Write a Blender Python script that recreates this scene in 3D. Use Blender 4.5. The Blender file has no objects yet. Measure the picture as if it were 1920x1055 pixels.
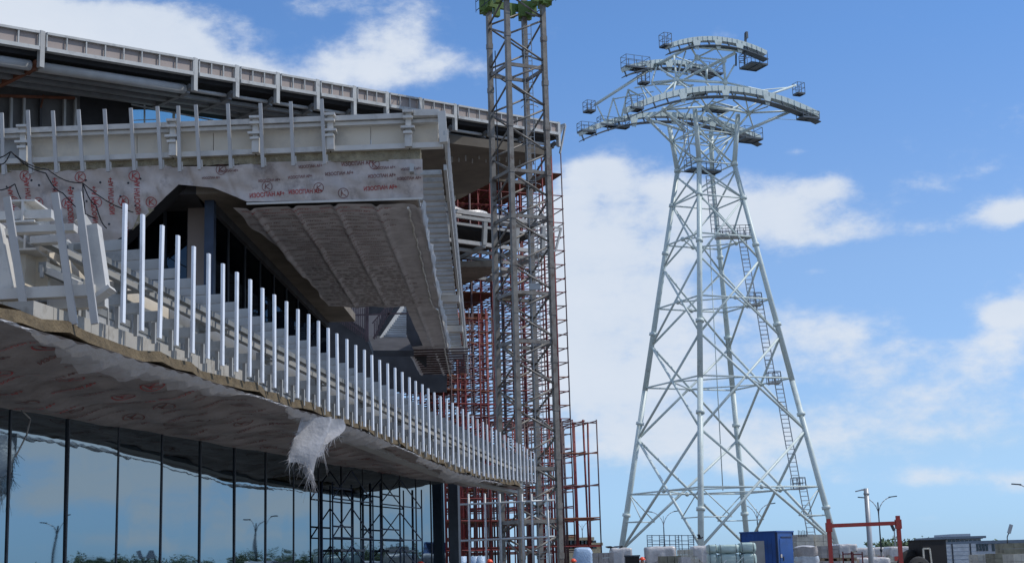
import bpy, math, random
from mathutils import Vector as V, Matrix
random.seed(7)
R_ = math.radians
sc = bpy.context.scene
COL = sc.collection
# ------------------------------------------------------------------ camera frame (plan of the site is laid out from the survey point)
FPX = 2800.; PIT = R_(10.7); ROL = R_(1.6); TH = R_(11.5); EYE = V((0, 0, 1.65))
FW = V((0, math.cos(PIT), math.sin(PIT))); U0 = V((0, -math.sin(PIT), math.cos(PIT))); R0 = V((1, 0, 0))
UP = U0*math.cos(ROL) + R0*math.sin(ROL); RT = R0*math.cos(ROL) - U0*math.sin(ROL)
def ray(x, y): return FW + RT*((x-960)/FPX) - UP*((y-527.5)/FPX)
def PP(x, y, p, n):
    d = ray(x, y); return EYE + d*((V(p)-EYE).dot(n)/d.dot(n))
def PY(x, y, Y): return PP(x, y, (0, Y, 0), V((0, 1, 0)))
def PZ(x, y, Z): return PP(x, y, (0, 0, Z), V((0, 0, 1)))
DA = V((math.sin(TH), math.cos(TH), 0)); DD = V((-math.cos(TH), math.sin(TH), 0)); Z1 = V((0, 0, 1))
def L(a, D, z): return DA*a + DD*D + Z1*z
def PD(x, y, D): return PP(x, y, DD*D, DD)
def aof(x, y, D): return PD(x, y, D).dot(DA)
def proj(q):
    w = V(q)-EYE; z = w.dot(FW); return (960+FPX*w.dot(RT)/z, 527.5-FPX*w.dot(UP)/z)
def lerp(a, b, t): return a+(b-a)*t

# ------------------------------------------------------------------ materials
def mat(name, col, rough=.6, metal=0., var=.15, scale=3., bump=0., bscale=None, dirt=None, dscale=.7, spec=.4):
    m = bpy.data.materials.new(name); m.use_nodes = True
    nt = m.node_tree; b = nt.nodes['Principled BSDF']
    b.inputs['Roughness'].default_value = rough; b.inputs['Metallic'].default_value = metal
    b.inputs['Specular IOR Level'].default_value = spec
    tc = nt.nodes.new('ShaderNodeTexCoord')
    n = nt.nodes.new('ShaderNodeTexNoise'); n.inputs['Scale'].default_value = scale; n.inputs['Detail'].default_value = 6
    nt.links.new(tc.outputs['Object'], n.inputs['Vector'])
    r = nt.nodes.new('ShaderNodeValToRGB')
    lo = [max(0, c*(1-var)) for c in col]; hi = [min(1, c*(1+var)) for c in col]
    r.color_ramp.elements[0].position = .3; r.color_ramp.elements[1].position = .7
    r.color_ramp.elements[0].color = (*lo, 1); r.color_ramp.elements[1].color = (*hi, 1)
    nt.links.new(n.outputs['Fac'], r.inputs['Fac'])
    out = r.outputs['Color']
    if dirt:
        n2 = nt.nodes.new('ShaderNodeTexNoise'); n2.inputs['Scale'].default_value = dscale; n2.inputs['Detail'].default_value = 8
        n2.inputs['Roughness'].default_value = .7
        nt.links.new(tc.outputs['Object'], n2.inputs['Vector'])
        r2 = nt.nodes.new('ShaderNodeValToRGB'); r2.color_ramp.elements[0].position = .52; r2.color_ramp.elements[1].position = .68
        nt.links.new(n2.outputs['Fac'], r2.inputs['Fac'])
        mx = nt.nodes.new('ShaderNodeMix'); mx.data_type = 'RGBA'
        nt.links.new(r2.outputs['Color'], mx.inputs['Factor']); nt.links.new(out, mx.inputs['A']); mx.inputs['B'].default_value = (*dirt, 1)
        out = mx.outputs['Result']
    nt.links.new(out, b.inputs['Base Color'])
    if bump:
        n3 = nt.nodes.new('ShaderNodeTexNoise'); n3.inputs['Scale'].default_value = bscale or scale*4; n3.inputs['Detail'].default_value = 5
        nt.links.new(tc.outputs['Object'], n3.inputs['Vector'])
        bp = nt.nodes.new('ShaderNodeBump'); bp.inputs['Strength'].default_value = bump; bp.inputs['Distance'].default_value = .05
        nt.links.new(n3.outputs['Fac'], bp.inputs['Height']); nt.links.new(bp.outputs['Normal'], b.inputs['Normal'])
    return m
M = {}
M['white'] = mat('white_paint', (.58, .565, .53), .45, 0, .09, 2, dirt=(.40, .385, .36), dscale=1.3)
M['stub'] = mat('bracket_paint', (.42, .435, .435), .5, 0, .1, 2, dirt=(.27, .28, .28), dscale=1.5)
M['railshade'] = mat('rail_steel_shaded', (.24, .25, .25), .5, .15, .2, 2.5, dirt=(.15, .155, .15), dscale=1.4)  # steel grey, darkened in the colour to stand in for shade on the rail faces
M['edgeb'] = mat('edge_board_grey', (.40, .385, .35), .8, 0, .12, 2, dirt=(.24, .22, .19), dscale=2)
M['upst'] = mat('upstand_sheet', (.23, .235, .235), .5, 0, .1, 1.2, dirt=(.16, .16, .155), dscale=.9)
M['purlin'] = mat('purlin_steel', (.19, .20, .21), .55, .1, .15, 2)
M['fin'] = mat('fin_aluminium', (.78, .81, .86), .4, .1, .07, 1.5, dirt=(.62, .64, .66), dscale=1.6)
M['grey'] = mat('grey_paint', (.36, .365, .36), .5, 0, .10, 2, dirt=(.33, .34, .34))
M['postgrey'] = mat('post_grey', (.43, .42, .405), .45, .1, .10, 2)
M['beige'] = mat('beige_panel', (.66, .595, .49), .7, 0, .07, 1.2, dirt=(.46, .43, .38), dscale=.5)
M['pinkpanel'] = mat('parapet_sheet', (.31, .265, .245), .6, 0, .08, 1)
M['galv'] = mat('galvanised_steel', (.42, .44, .45), .5, .25, .15, 3)
M['tower'] = mat('tower_paint', (.58, .67, .66), .42, 0, .08, .9, dirt=(.44, .50, .48), dscale=.9)
M['dark'] = mat('dark_steel', (.05, .06, .075), .55, .2, .2, 3)
M['gantry'] = mat('gantry_steel', (.10, .125, .15), .5, .2, .15, 2)
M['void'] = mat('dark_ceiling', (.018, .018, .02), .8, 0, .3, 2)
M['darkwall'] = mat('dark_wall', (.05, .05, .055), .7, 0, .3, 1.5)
M['curtain'] = mat('grey_sheeting', (.10, .10, .10), .8, 0, .25, 1.2, bump=.4, bscale=2)
M['osb'] = mat('insulation_edge', (.125, .095, .055), .9, 0, .35, 6, bump=.6, dirt=(.05, .037, .022), dscale=3)
M['wool'] = mat('mineral_wool', (.33, .29, .20), .95, 0, .3, 8, bump=.8, dirt=(.17, .13, .08), dscale=2)
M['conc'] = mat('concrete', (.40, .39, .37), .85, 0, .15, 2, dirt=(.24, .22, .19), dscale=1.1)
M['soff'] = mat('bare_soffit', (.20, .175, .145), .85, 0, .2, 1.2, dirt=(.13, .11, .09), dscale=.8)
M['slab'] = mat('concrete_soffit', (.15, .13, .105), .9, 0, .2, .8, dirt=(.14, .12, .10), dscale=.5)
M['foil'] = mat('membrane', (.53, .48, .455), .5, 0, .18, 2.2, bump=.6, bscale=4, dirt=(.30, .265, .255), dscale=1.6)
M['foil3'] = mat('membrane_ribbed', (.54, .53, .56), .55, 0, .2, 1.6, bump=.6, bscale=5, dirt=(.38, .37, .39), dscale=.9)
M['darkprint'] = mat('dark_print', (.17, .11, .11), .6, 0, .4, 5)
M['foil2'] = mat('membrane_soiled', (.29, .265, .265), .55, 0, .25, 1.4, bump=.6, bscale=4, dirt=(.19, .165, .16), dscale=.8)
M['fringe'] = mat('fringe_film', (.55, .56, .59), .4, 0, .08, 3, bump=.5, bscale=9)
_m = M['fringe']; _nt = _m.node_tree; _b = _nt.nodes['Principled BSDF']; _o = _nt.nodes['Material Output']
_t = _nt.nodes.new('ShaderNodeBsdfTranslucent'); _t.inputs[0].default_value = (.55, .56, .59, 1); _p = _nt.nodes.new('ShaderNodeBsdfTransparent'); _x = _nt.nodes.new('ShaderNodeMixShader'); _y = _nt.nodes.new('ShaderNodeMixShader')
_x.inputs[0].default_value = .15; _y.inputs[0].default_value = .22
_nt.links.new(_b.outputs[0], _x.inputs[1]); _nt.links.new(_t.outputs[0], _x.inputs[2]); _nt.links.new(_x.outputs[0], _y.inputs[1]); _nt.links.new(_p.outputs[0], _y.inputs[2]); _nt.links.new(_y.outputs[0], _o.inputs[0])
M['red'] = mat('red_print', (.40, .05, .05), .6, 0, .3, 4)
M['redfaint'] = mat('faded_print', (.20, .085, .08), .6, 0, .4, 5)
M['mast'] = mat('mast_paint', (.185, .175, .16), .5, .1, .25, 3, dirt=(.10, .07, .055), dscale=2.2)
M['green'] = mat('green_paint', (.13, .22, .05), .5, 0, .2, 2, dirt=(.07, .10, .03), dscale=2)
M['scaf'] = mat('red_scaffold_paint', (.155, .022, .024), .5, .1, .35, 3, dirt=(.05, .018, .018), dscale=2)
M['scafdark'] = mat('dark_scaffold_tube', (.09, .06, .065), .5, .2, .3, 3)
M['rust'] = mat('rust_boards', (.17, .065, .035), .85, 0, .35, 2, bump=.3)
M['bluescaf'] = mat('blue_scaffold', (.03, .05, .09), .5, .2, .2, 3)
M['blue'] = mat('blue_container_paint', (.018, .085, .31), .45, 0, .12, 1.2, dirt=(.02, .07, .22), dscale=.9)
M['navy'] = mat('navy_paint', (.02, .04, .10), .5, 0, .2, 2)
M['redp'] = mat('red_gantry_paint', (.42, .055, .045), .5, 0, .12, 3, dirt=(.30, .07, .05), dscale=3)
M['black'] = mat('black_paint', (.012, .011, .012), .6, 0, .2, 3)
M['rubber'] = mat('rubber', (.02, .02, .02), .8, 0, .2, 4, bump=.3)
M['wire'] = mat('black_cable', (.012, .012, .014), .5)
M['block'] = mat('grey_blocks', (.36, .34, .33), .85, 0, .18, 5, bump=.3)
M['cream'] = mat('cream_blocks', (.56, .54, .47), .85, 0, .15, 4, bump=.3)
M['wood'] = mat('pallet_wood', (.28, .20, .13), .85, 0, .3, 4)
M['mossy'] = mat('weathered_wood', (.25, .24, .18), .9, 0, .3, 3)
M['wrap'] = mat('white_wrap', (.52, .515, .52), .3, 0, .15, 4, bump=.6, bscale=7, dirt=(.5, .46, .46), dscale=2)
M['bluewrap'] = mat('blue_wrap', (.40, .55, .74), .35, 0, .12, 4, bump=.5)
M['mint'] = mat('mint_wrap', (.42, .55, .53), .35, 0, .10, 3, bump=.5, bscale=6)
M['silver'] = mat('silver_sheets', (.50, .54, .58), .35, .3, .2, 5, bump=.3)
M['redbag'] = mat('red_label', (.55, .08, .06), .5, 0, .3, 8)
M['hat'] = mat('orange_helmet', (.80, .10, .04), .35, 0, .03, 3)
M['skin'] = mat('skin', (.50, .32, .24), .6, 0, .06, 6)
M['cloth'] = mat('work_clothes', (.05, .07, .12), .85, 0, .2, 6)
M['vest'] = mat('vest', (.70, .28, .03), .7, 0, .1, 6)
M['brick'] = mat('yellow_brick', (.50, .41, .26), .85, 0, .15, 3)
M['farwall'] = mat('grey_render', (.40, .44, .49), .8, 0, .1, 2)
M['farroof'] = mat('grey_roof', (.16, .20, .25), .7, 0, .1, 2)
M['bark'] = mat('bark', (.10, .08, .06), .9)
M['leaf'] = mat('leaves', (.06, .10, .045), .7, 0, .4, .8)
M['lampgrey'] = mat('lamp_grey', (.38, .40, .42), .45, .3, .1, 2)
M['lens'] = mat('lamp_lens', (.7, .72, .72), .3)
M['tread'] = mat('stair_steel', (.36, .39, .42), .6, .1, .2, 2)

def glassmat(name, tint, rough=.015, wob=.028, base=(.003, .005, .008), fac=.6):
    m = bpy.data.materials.new(name); m.use_nodes = True; nt = m.node_tree
    for n in list(nt.nodes): nt.nodes.remove(n)
    o = nt.nodes.new('ShaderNodeOutputMaterial'); mx = nt.nodes.new('ShaderNodeMixShader')
    g = nt.nodes.new('ShaderNodeBsdfGlossy'); g.inputs['Color'].default_value = (*tint, 1); g.inputs['Roughness'].default_value = rough
    d = nt.nodes.new('ShaderNodeBsdfDiffuse'); d.inputs['Color'].default_value = (*base, 1)
    fr = nt.nodes.new('ShaderNodeFresnel'); fr.inputs['IOR'].default_value = 1.8
    ma = nt.nodes.new('ShaderNodeMath'); ma.operation = 'MULTIPLY_ADD'; ma.inputs[1].default_value = 1-fac; ma.inputs[2].default_value = fac
    nt.links.new(fr.outputs[0], ma.inputs[0]); nt.links.new(ma.outputs[0], mx.inputs[0])
    nt.links.new(d.outputs[0], mx.inputs[1]); nt.links.new(g.outputs[0], mx.inputs[2]); nt.links.new(mx.outputs[0], o.inputs[0])
    tc = nt.nodes.new('ShaderNodeTexCoord'); n = nt.nodes.new('ShaderNodeTexNoise'); n.inputs['Scale'].default_value = .55; n.inputs['Detail'].default_value = 1
    nt.links.new(tc.outputs['Object'], n.inputs['Vector'])
    b = nt.nodes.new('ShaderNodeBump'); b.inputs['Strength'].default_value = .3; b.inputs['Distance'].default_value = wob
    nt.links.new(n.outputs['Fac'], b.inputs['Height']); nt.links.new(b.outputs[0], g.inputs['Normal'])
    return m
M['glass'] = glassmat('coated_glass', (.27, .345, .395), fac=.95)
M['glassdark'] = glassmat('dark_glass', (.10, .13, .16), fac=.35)
M['glasspale'] = glassmat('pale_glass', (.62, .85, .88), fac=.10)
_nt = M['glasspale'].node_tree; _d = [n for n in _nt.nodes if n.type == 'BSDF_DIFFUSE'][0]; _mx = [n for n in _nt.nodes if n.type == 'MIX_SHADER'][0]
_tr = _nt.nodes.new('ShaderNodeBsdfTransparent'); _tr.inputs[0].default_value = (.62, .86, .88, 1); _nt.links.new(_tr.outputs[0], _mx.inputs[1])

# ------------------------------------------------------------------ mesh builder
class MB:
    def __init__(s): s.v = []; s.f = []; s.s = []
    def poly(s, pts, sm=False):
        k = len(s.v); s.v += [V(p) for p in pts]; s.f.append(tuple(range(k, k+len(pts)))); s.s.append(sm); return s
    def hexa(s, p):      # 8 corners: 0-3 bottom ring, 4-7 top ring
        k = len(s.v); s.v += [V(q) for q in p]
        for f in ((3, 2, 1, 0), (4, 5, 6, 7), (0, 1, 5, 4), (1, 2, 6, 5), (2, 3, 7, 6), (3, 0, 4, 7)):
            s.f.append(tuple(k+i for i in f)); s.s.append(False)
        return s
    def box(s, c, hx, hy, hz):
        c = V(c); hx = V(hx); hy = V(hy); hz = V(hz)
        return s.hexa([c-hx-hy-hz, c+hx-hy-hz, c+hx+hy-hz, c-hx+hy-hz, c-hx-hy+hz, c+hx-hy+hz, c+hx+hy+hz, c-hx+hy+hz])
    def abox(s, x0, x1, y0, y1, z0, z1): return s.box(((x0+x1)/2, (y0+y1)/2, (z0+z1)/2), ((x1-x0)/2, 0, 0), (0, (y1-y0)/2, 0), (0, 0, (z1-z0)/2))
    def beam(s, p, q, w, h, up=(0, 0, 1), off=0):
        p = V(p); q = V(q); d = (q-p); l = d.length
        if l < 1e-6: return s
        d /= l; up = V(up); sd = d.cross(up)
        if sd.length < 1e-4: sd = d.cross(V((1, 0, 0)))
        sd.normalize(); u = sd.cross(d).normalized()
        c = (p+q)/2+u*off
        return s.box(c, d*(l/2), sd*(w/2), u*(h/2))
    def ibeam(s, p, q, w, h, t, up=(0, 0, 1)):
        s.beam(p, q, w, t, up, off=h/2-t/2); s.beam(p, q, w, t, up, off=-h/2+t/2); s.beam(p, q, t, h-2*t, up); return s
    def tube(s, p, q, r, n=8, r2=None, caps=True):
        p = V(p); q = V(q); d = q-p
        if d.length < 1e-6: return s
        d.normalize(); a = d.orthogonal().normalized(); b = d.cross(a); r2 = r if r2 is None else r2
        k = len(s.v)
        for c, rr in ((p, r), (q, r2)):
            for i in range(n):
                t = 2*math.pi*i/n; s.v.append(c+a*(rr*math.cos(t))+b*(rr*math.sin(t)))
        for i in range(n):
            j = (i+1) % n; s.f.append((k+i, k+j, k+n+j, k+n+i)); s.s.append(True)
        if caps:
            s.f.append(tuple(k+i for i in reversed(range(n)))); s.s.append(False)
            s.f.append(tuple(k+n+i for i in range(n))); s.s.append(False)
        return s
    def path(s, pts, r, n=6):
        for i in range(len(pts)-1): s.tube(pts[i], pts[i+1], r, n)
        return s
    def grid(s, fn, nu, nv, sm=True):
        k = len(s.v)
        for i in range(nu+1):
            for j in range(nv+1): s.v.append(V(fn(i/nu, j/nv)))
        for i in range(nu):
            for j in range(nv):
                a = k+i*(nv+1)+j; s.f.append((a, a+1, a+nv+2, a+nv+1)); s.s.append(sm)
        return s
    def ball(s, c, rx, ry, rz, n=10, m=6, half=False):
        c = V(c); k = len(s.v); lo = 0 if half else -math.pi/2
        for i in range(m+1):
            e = lerp(lo, math.pi/2, i/m)
            for j in range(n):
                t = 2*math.pi*j/n; s.v.append(c+V((rx*math.cos(e)*math.cos(t), ry*math.cos(e)*math.sin(t), rz*math.sin(e))))
        for i in range(m):
            for j in range(n):
                jj = (j+1) % n; s.f.append((k+i*n+j, k+i*n+jj, k+(i+1)*n+jj, k+(i+1)*n+j)); s.s.append(True)
        return s
    def build(s, name, m, parent=None, loc=None):
        me = bpy.data.meshes.new(name)
        off = V((0, 0, 0))
        if parent is not None:
            r = parent
            while r.parent: r = r.parent
            off = r.location
        elif loc is not None: off = V(loc)
        me.from_pydata([tuple(p-off) for p in s.v], [], s.f)
        me.polygons.foreach_set('use_smooth', s.s)
        me.materials.append(M[m] if isinstance(m, str) else m)
        me.update()
        o = bpy.data.objects.new(name, me); COL.objects.link(o)
        if parent is not None: o.parent = parent
        elif loc is not None: o.location = V(loc)
        return o
def thing(name, label, cat, loc=(0, 0, 0), group=None):
    o = bpy.data.objects.new(name, None); COL.objects.link(o); o.location = V(loc); o.empty_display_size = .3
    o['label'] = label; o['category'] = cat
    if group: o['group'] = group
    return o
def tag(o, label, cat, group=None):
    o['label'] = label; o['category'] = cat
    if group: o['group'] = group
    return o
def copy_tree(o, parent=None):
    c = o.copy(); COL.objects.link(c)
    if parent: c.parent = parent
    for ch in list(o.children): copy_tree(ch, c)
    return c

# ------------------------------------------------------------------ lettering stamps
def text_mesh(body):
    cu = bpy.data.curves.new('txt', 'FONT'); cu.body = body; cu.size = 1; cu.resolution_u = 2; cu.offset = .018
    o = bpy.data.objects.new('txt', cu); COL.objects.link(o)
    dg = bpy.context.evaluated_depsgraph_get(); me = bpy.data.meshes.new_from_object(o.evaluated_get(dg))
    vs = [v.co.copy() for v in me.vertices]; fs = [tuple(p.vertices) for p in me.polygons]
    bpy.data.objects.remove(o); bpy.data.curves.remove(cu); bpy.data.meshes.remove(me)
    w = max(v.x for v in vs); return [(v.x/w, v.y/w) for v in vs], fs
TXT = text_mesh('ИЗОСПАН AF+')
def ringmesh():
    vs = []; fs = []; n = 18
    for i in range(n):
        t = 2*math.pi*i/n; vs += [(.5*math.cos(t), .5*math.sin(t)), (.44*math.cos(t), .44*math.sin(t))]
    for i in range(n):
        j = (i+1) % n; fs.append((2*i, 2*j, 2*j+1, 2*i+1))
    for (x0, y0, x1, y1) in ((-.2, -.28, -.13, .28), (-.16, .0, .22, .27), (-.16, .02, .25, -.27)):
        dx, dy = x1-x0, y1-y0; l = math.hypot(dx, dy); nx, ny = -dy/l*.035, dx/l*.035; k = len(vs)
        vs += [(x0-nx, y0-ny), (x1-nx, y1-ny), (x1+nx, y1+ny), (x0+nx, y0+ny)]; fs.append((k, k+1, k+2, k+3))
    return vs, fs
RING = ringmesh()
def stamp(mb, shape, fn, u, v, w, rot=0., hs=1.):
    """fn(u,v) in metres on a surface -> point lying just proud of it"""
    vs, fs = shape; k = len(mb.v); c, s_ = math.cos(rot), math.sin(rot)
    for (x, y) in vs:
        X, Y = x*w, y*w*hs; mb.v.append(V(fn(u+X*c-Y*s_, v+X*s_+Y*c)))
    for f in fs: mb.f.append(tuple(k+i for i in f)); mb.s.append(False)

def wr(x, y, amp=.05):
    return amp*(math.sin(x*2.1+y*.7)+.7*math.sin(x*.9-y*2.6+1.3)+.5*math.sin(x*4.7+y*1.9+.4)+.4*math.sin(y*5.3-x*1.1+2.2)+.3*math.sin(x*9.1+y*6.7))

# ================================================================== GROUND
g = MB().poly([(-900, -300, 0), (900, -300, 0), (900, 2500, 0), (-900, 2500, 0)])
M['ground'] = mat('ground_gravel', (.15, .142, .132), .95, 0, .2, .6, bump=.5, bscale=5, dirt=(.10, .09, .075), dscale=.08)
go = g.build('ground', 'ground'); go['kind'] = 'structure'

# ================================================================== TERMINAL BUILDING
B = thing('terminal_building', 'unfinished terminal building with white steel balcony posts, foil covered soffits and dark reflecting glass', 'building', L(36, 16, 0))
def zt(a): return 7.12-.0510*(a-20.2)
def zb(a): return 5.31-.0455*(min(a, 43)-20.2) - max(0, a-43)*.004
# ---- ground floor glazing
DG = 13.5
bnd = [23.2-1.99*4+1.99*k for k in range(0, 20)]
bnd = [b for b in bnd if b < 52.6]+[53.0]
for k in range(len(bnd)-1):
    a0, a1 = bnd[k], bnd[k+1]; da = random.uniform(-.0022, .0022); tz = random.uniform(-.0022, .0022)
    zt_ = 4.85; tp = -.020 if a0 < 24.5 else random.uniform(-.002, .006)
    m = MB().hexa([L(a0, DG-da, 0), L(a1, DG+da, 0), L(a1, DG+.03+da, 0), L(a0, DG+.03-da, 0),
                   L(a0, DG-tp-da+tz*5, zt_), L(a1, DG-tp+da+tz*5, zt_), L(a1, DG+.03-tp+da+tz*5, zt_), L(a0, DG+.03-tp-da+tz*5, zt_)])
    p = m.build('window_pane', 'glass', B)
    MB().beam(L(a0, DG-.002, 0), L(a0, DG-.002-tp, zt_), .05, .04, DD).build('mullion', 'dark', p)
MB().beam(L(53.25, DG-.3, 0), L(53.25, DG-.3, 4.7), .34, .34, DD).build('corner_column', 'dark', B)
MB().beam(L(53.1, DG+.2, 2.35), L(58, 20, 2.35), .1, 4.7).build('end_wall', 'darkwall', B)
# ---- lower soffit (membrane) : outer edge along D=10, inner edge on the glass
def a0f(D): return 14.5
def zedge(a):
    P = ((14, 4.93), (20, 4.90), (25, 4.86), (30.8, 4.77), (34.9, 4.60), (40.7, 4.27), (48, 4.22), (80, 4.2))
    for (x0, y0), (x1, y1) in zip(P, P[1:]):
        if a <= x1: return lerp(y0, y1, (a-x0)/(x1-x0))
    return 4.2
def a1f(D): return 50.5+.72*(D-10)
def low(s, t, lift=0.):
    D = 10.12+t*3.4; aa = lerp(a0f(D), a1f(D), s)
    zo = zedge(aa)
    zi = 4.50+.0045*(aa-23)
    z = lerp(zo, zi, t**1.2)
    edge = min(1, 4*t)*min(1, 6*(1-t))
    z += (.2+.8*edge)*wr(aa*.9, D*1.2, .045)-.02-lift
    return L(aa, D, z)
lo_s = MB().grid(lambda s, t: low(s, t), 150, 34)
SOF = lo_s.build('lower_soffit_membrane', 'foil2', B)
def lowm(u, v):       # metres: u across (toward smaller D), v along -a
    D = DG-u; aa = v
    s = (aa-a0f(D))/(a1f(D)-a0f(D)); t = (D-10.12)/3.4
    return low(s, t, .018)
t1 = MB(); t2 = MB()
for r in range(46):
    aa = 17.0+r*.62
    for c in range(3):
        u = .15+c*1.05+random.uniform(-.12, .2)
        tgt = t1 if aa < 25.0 and (r*5+c) % 3 else t2
        w = .85*random.uniform(.85, 1.1)
        if u+w > 3.3: continue
        if (r+c) % 3 == 0: stamp(tgt, RING, lowm, u+.4, aa, .42)
        else: stamp(tgt, TXT, lambda X, Y, a_=aa: lowm(X, 2*a_-Y), u, aa, w, random.uniform(-.08, .08), 1.1)
t1.build('printed_lettering', 'red', SOF); t2.build('faded_lettering', 'redfaint', SOF)
# slab edge strip (insulation boards) under the posts
ed = MB(); n = 60
for k in range(n):
    aa0, aa1 = lerp(14.6, 50.3, k/n), lerp(14.6, 50.3, (k+1)/n)
    jA, jB = [.03*math.sin(q*1.1)+.025*math.sin(q*2.7+1) for q in (k, k+1)]
    for (A, top, bot) in ((0, .0, 0),):
        z0a, z0b = zedge(aa0), zedge(aa1)
        ed.hexa([L(aa0, 10.12-jA, z0a+jA), L(aa1, 10.12-jB, z0b+jB), L(aa1, 11.5, z0b+.1), L(aa0, 11.5, z0a+.1),
                 L(aa0, 10.16-jA, z0a+.17+jA), L(aa1, 10.16-jB, z0b+.17+jB), L(aa1, 11.5, z0b+.22), L(aa0, 11.5, z0a+.22)])
ed.build('insulation_edge', 'osb', B)
# pale board strip above the insulation near the front corner
pb = MB()
for k in range(14):
    aa0, aa1 = 18.2+k*.55, 18.2+(k+1)*.55-.01
    pb.hexa([L(aa0, 10.32, zedge(aa0)+.16), L(aa1, 10.32, zedge(aa1)+.16), L(aa1, 10.7, zedge(aa1)+.16), L(aa0, 10.7, zedge(aa0)+.16),
             L(aa0, 10.32, zedge(aa0)+.42), L(aa1, 10.32, zedge(aa1)+.42), L(aa1, 10.7, zedge(aa1)+.42), L(aa0, 10.7, zedge(aa0)+.42)])
pb.build('edge_board', 'edgeb', B)
# loose membrane flap curling along the outer edge
fl = MB()
def flap(s, t):
    aa = lerp(15, 47, s)
    W = max(.02, .20+.20*math.sin(aa*.62+.9)+.10*math.sin(aa*1.37)+.05*math.sin(aa*3.9)+.03*math.sin(aa*11))
    D = 10.05+t*W*1.3; q = low((aa-a0f(D))/(a1f(D)-a0f(D)), max(0, min(.99, (D-10.12)/3.4)), .02)
    return L(aa, D, q.z-.02-W*.42*math.sin(min(1, t*1.25)*1.57)*(1+.15*math.sin(aa*6.3))-.02*math.sin(aa*13+t*5))
fl.grid(flap, 220, 6); fl.build('loose_membrane_flap', 'fringe', SOF)
# torn hanging piece with frayed end
def torn(cx, wpx):
    m = MB(); P0 = PD(600, 782, 10.0); aa = P0.dot(DA); z0 = P0.z
    def fn(s, t):
        wv = 1.0-.52*t**1.3+.10*math.sin(t*6)
        x = -.62+s*1.28*wv+.10*t
        return L(aa+x*.62+.10*math.sin(t*5+s*7)-.18*t, 9.95+x*-.5+.16*math.sin(s*9+t*2)+.10*t, z0-t*1.12*(.62+.42*math.sin(s*2.7+.55))+.12*math.sin(s*11)*t)
    m.grid(fn, 40, 26)
    for k in range(120):
        s = random.random(); q = fn(s, random.uniform(.9, 1.)); e = q+V((random.gauss(0, .09), random.gauss(0, .07), -abs(random.gauss(.16, .17))))
        m.tube(q, e, .005, 4, .002)
    for k in range(50):
        t = random.uniform(.3, 1); q = fn(random.choice((0, 1)), t); e = q+V((random.gauss(0, .10), random.gauss(0, .06), -abs(random.gauss(.10, .08))))
        m.tube(q, e, .007, 4, .003)
    return m
torn(0, 0).build('torn_membrane', 'fringe', SOF)
# small fold where the membrane sags near the far end
# ---- balcony floor slab
sl = MB()
def slab(s, t):
    D = 10.5+t*9; aa = lerp(a0f(D)+.2, a1f(D), s); return L(aa, D, zedge(aa)+.30+.5*t)
sl.grid(slab, 30, 4, False); sl.build('floor_slab', 'slab', B)
MB().poly([L(13, DG-.1, 4.72), L(54, DG-.1, 4.75), L(54, DG-.1, 6.2), L(13, DG-.1, 6.2)]).build('floor_edge_beam', 'darkwall', B)
# ---- balcony posts (fins) with stubs
nfin = 52; amid = 20.2
ua = [20.2+.628*k for k in range(nfin)]
for k, aa in enumerate(ua):
    jz = random.uniform(-.02, .02); short = max(0, (aa-45)/7)*.35
    zz1 = zt(aa)+jz; zz0 = zb(aa)+jz*.5+short*.6
    if zz1-zz0 < .3: continue
    f_ = MB().beam(L(aa, 10.0, zz0), L(aa+random.uniform(-.02, .02), 10.0+random.uniform(-.012, .012), zz1), .09, .042, DD)
    po = f_.build('balcony_post', 'fin', B)
    hh = zz1-zz0
    MB().beam(L(aa+.04, 10.03, zz0+hh*.66), L(aa+.04, 10.92, zz0+hh*.66), .05, .16).build('post_bracket', 'stub', po)
    MB().beam(L(aa+.04, 10.03, zz0+hh*.20), L(aa+.04, 10.92, zz0+hh*.20), .05, .16).build('post_bracket', 'stub', po)
    MB().beam(L(aa+.10, 10.14, zz0+hh*.20-.09), L(aa+.10, 10.14, zz0-.06), .05, .06, DD).build('hanger', 'grey', po)
# longitudinal rails behind the posts
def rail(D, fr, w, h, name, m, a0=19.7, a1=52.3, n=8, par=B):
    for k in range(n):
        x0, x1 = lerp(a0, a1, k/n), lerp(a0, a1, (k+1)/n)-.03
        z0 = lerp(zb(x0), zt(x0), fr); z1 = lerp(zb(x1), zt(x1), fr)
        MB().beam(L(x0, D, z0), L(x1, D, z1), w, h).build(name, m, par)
rail(11.02, .67, .16, .18, 'balcony_rail', 'railshade'); rail(10.72, .55, .10, .10, 'balcony_rail', 'grey', n=6)
rail(11.05, .44, .12, .15, 'balcony_rail', 'railshade'); rail(10.98, .20, .22, .18, 'balcony_rail', 'railshade')
rail(10.5, .585, .12, .09, 'balcony_rail', 'railshade'); rail(10.5, .125, .14, .10, 'balcony_rail', 'railshade'); rail(10.55, .06, .20, .14, 'balcony_rail', 'grey'); rail(10.8, -.06, .3, .1, 'balcony_rail', 'grey', n=6)
for k in range(13):
    x0 = 19.75+k*2.5; x1 = x0+2.47
    if x1 > 52: break
    MB().hexa([L(x0, 11.35, zb(x0)+.3), L(x1, 11.35, zb(x1)+.3), L(x1, 11.5, zb(x1)+.3), L(x0, 11.5, zb(x0)+.3),
               L(x0, 11.35, zb(x0)+1.25), L(x1, 11.35, zb(x1)+1.25), L(x1, 11.5, zb(x1)+1.25), L(x0, 11.5, zb(x0)+1.25)]).build('upstand_panel', 'beige' if k < 2 else 'upst', B)
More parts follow.
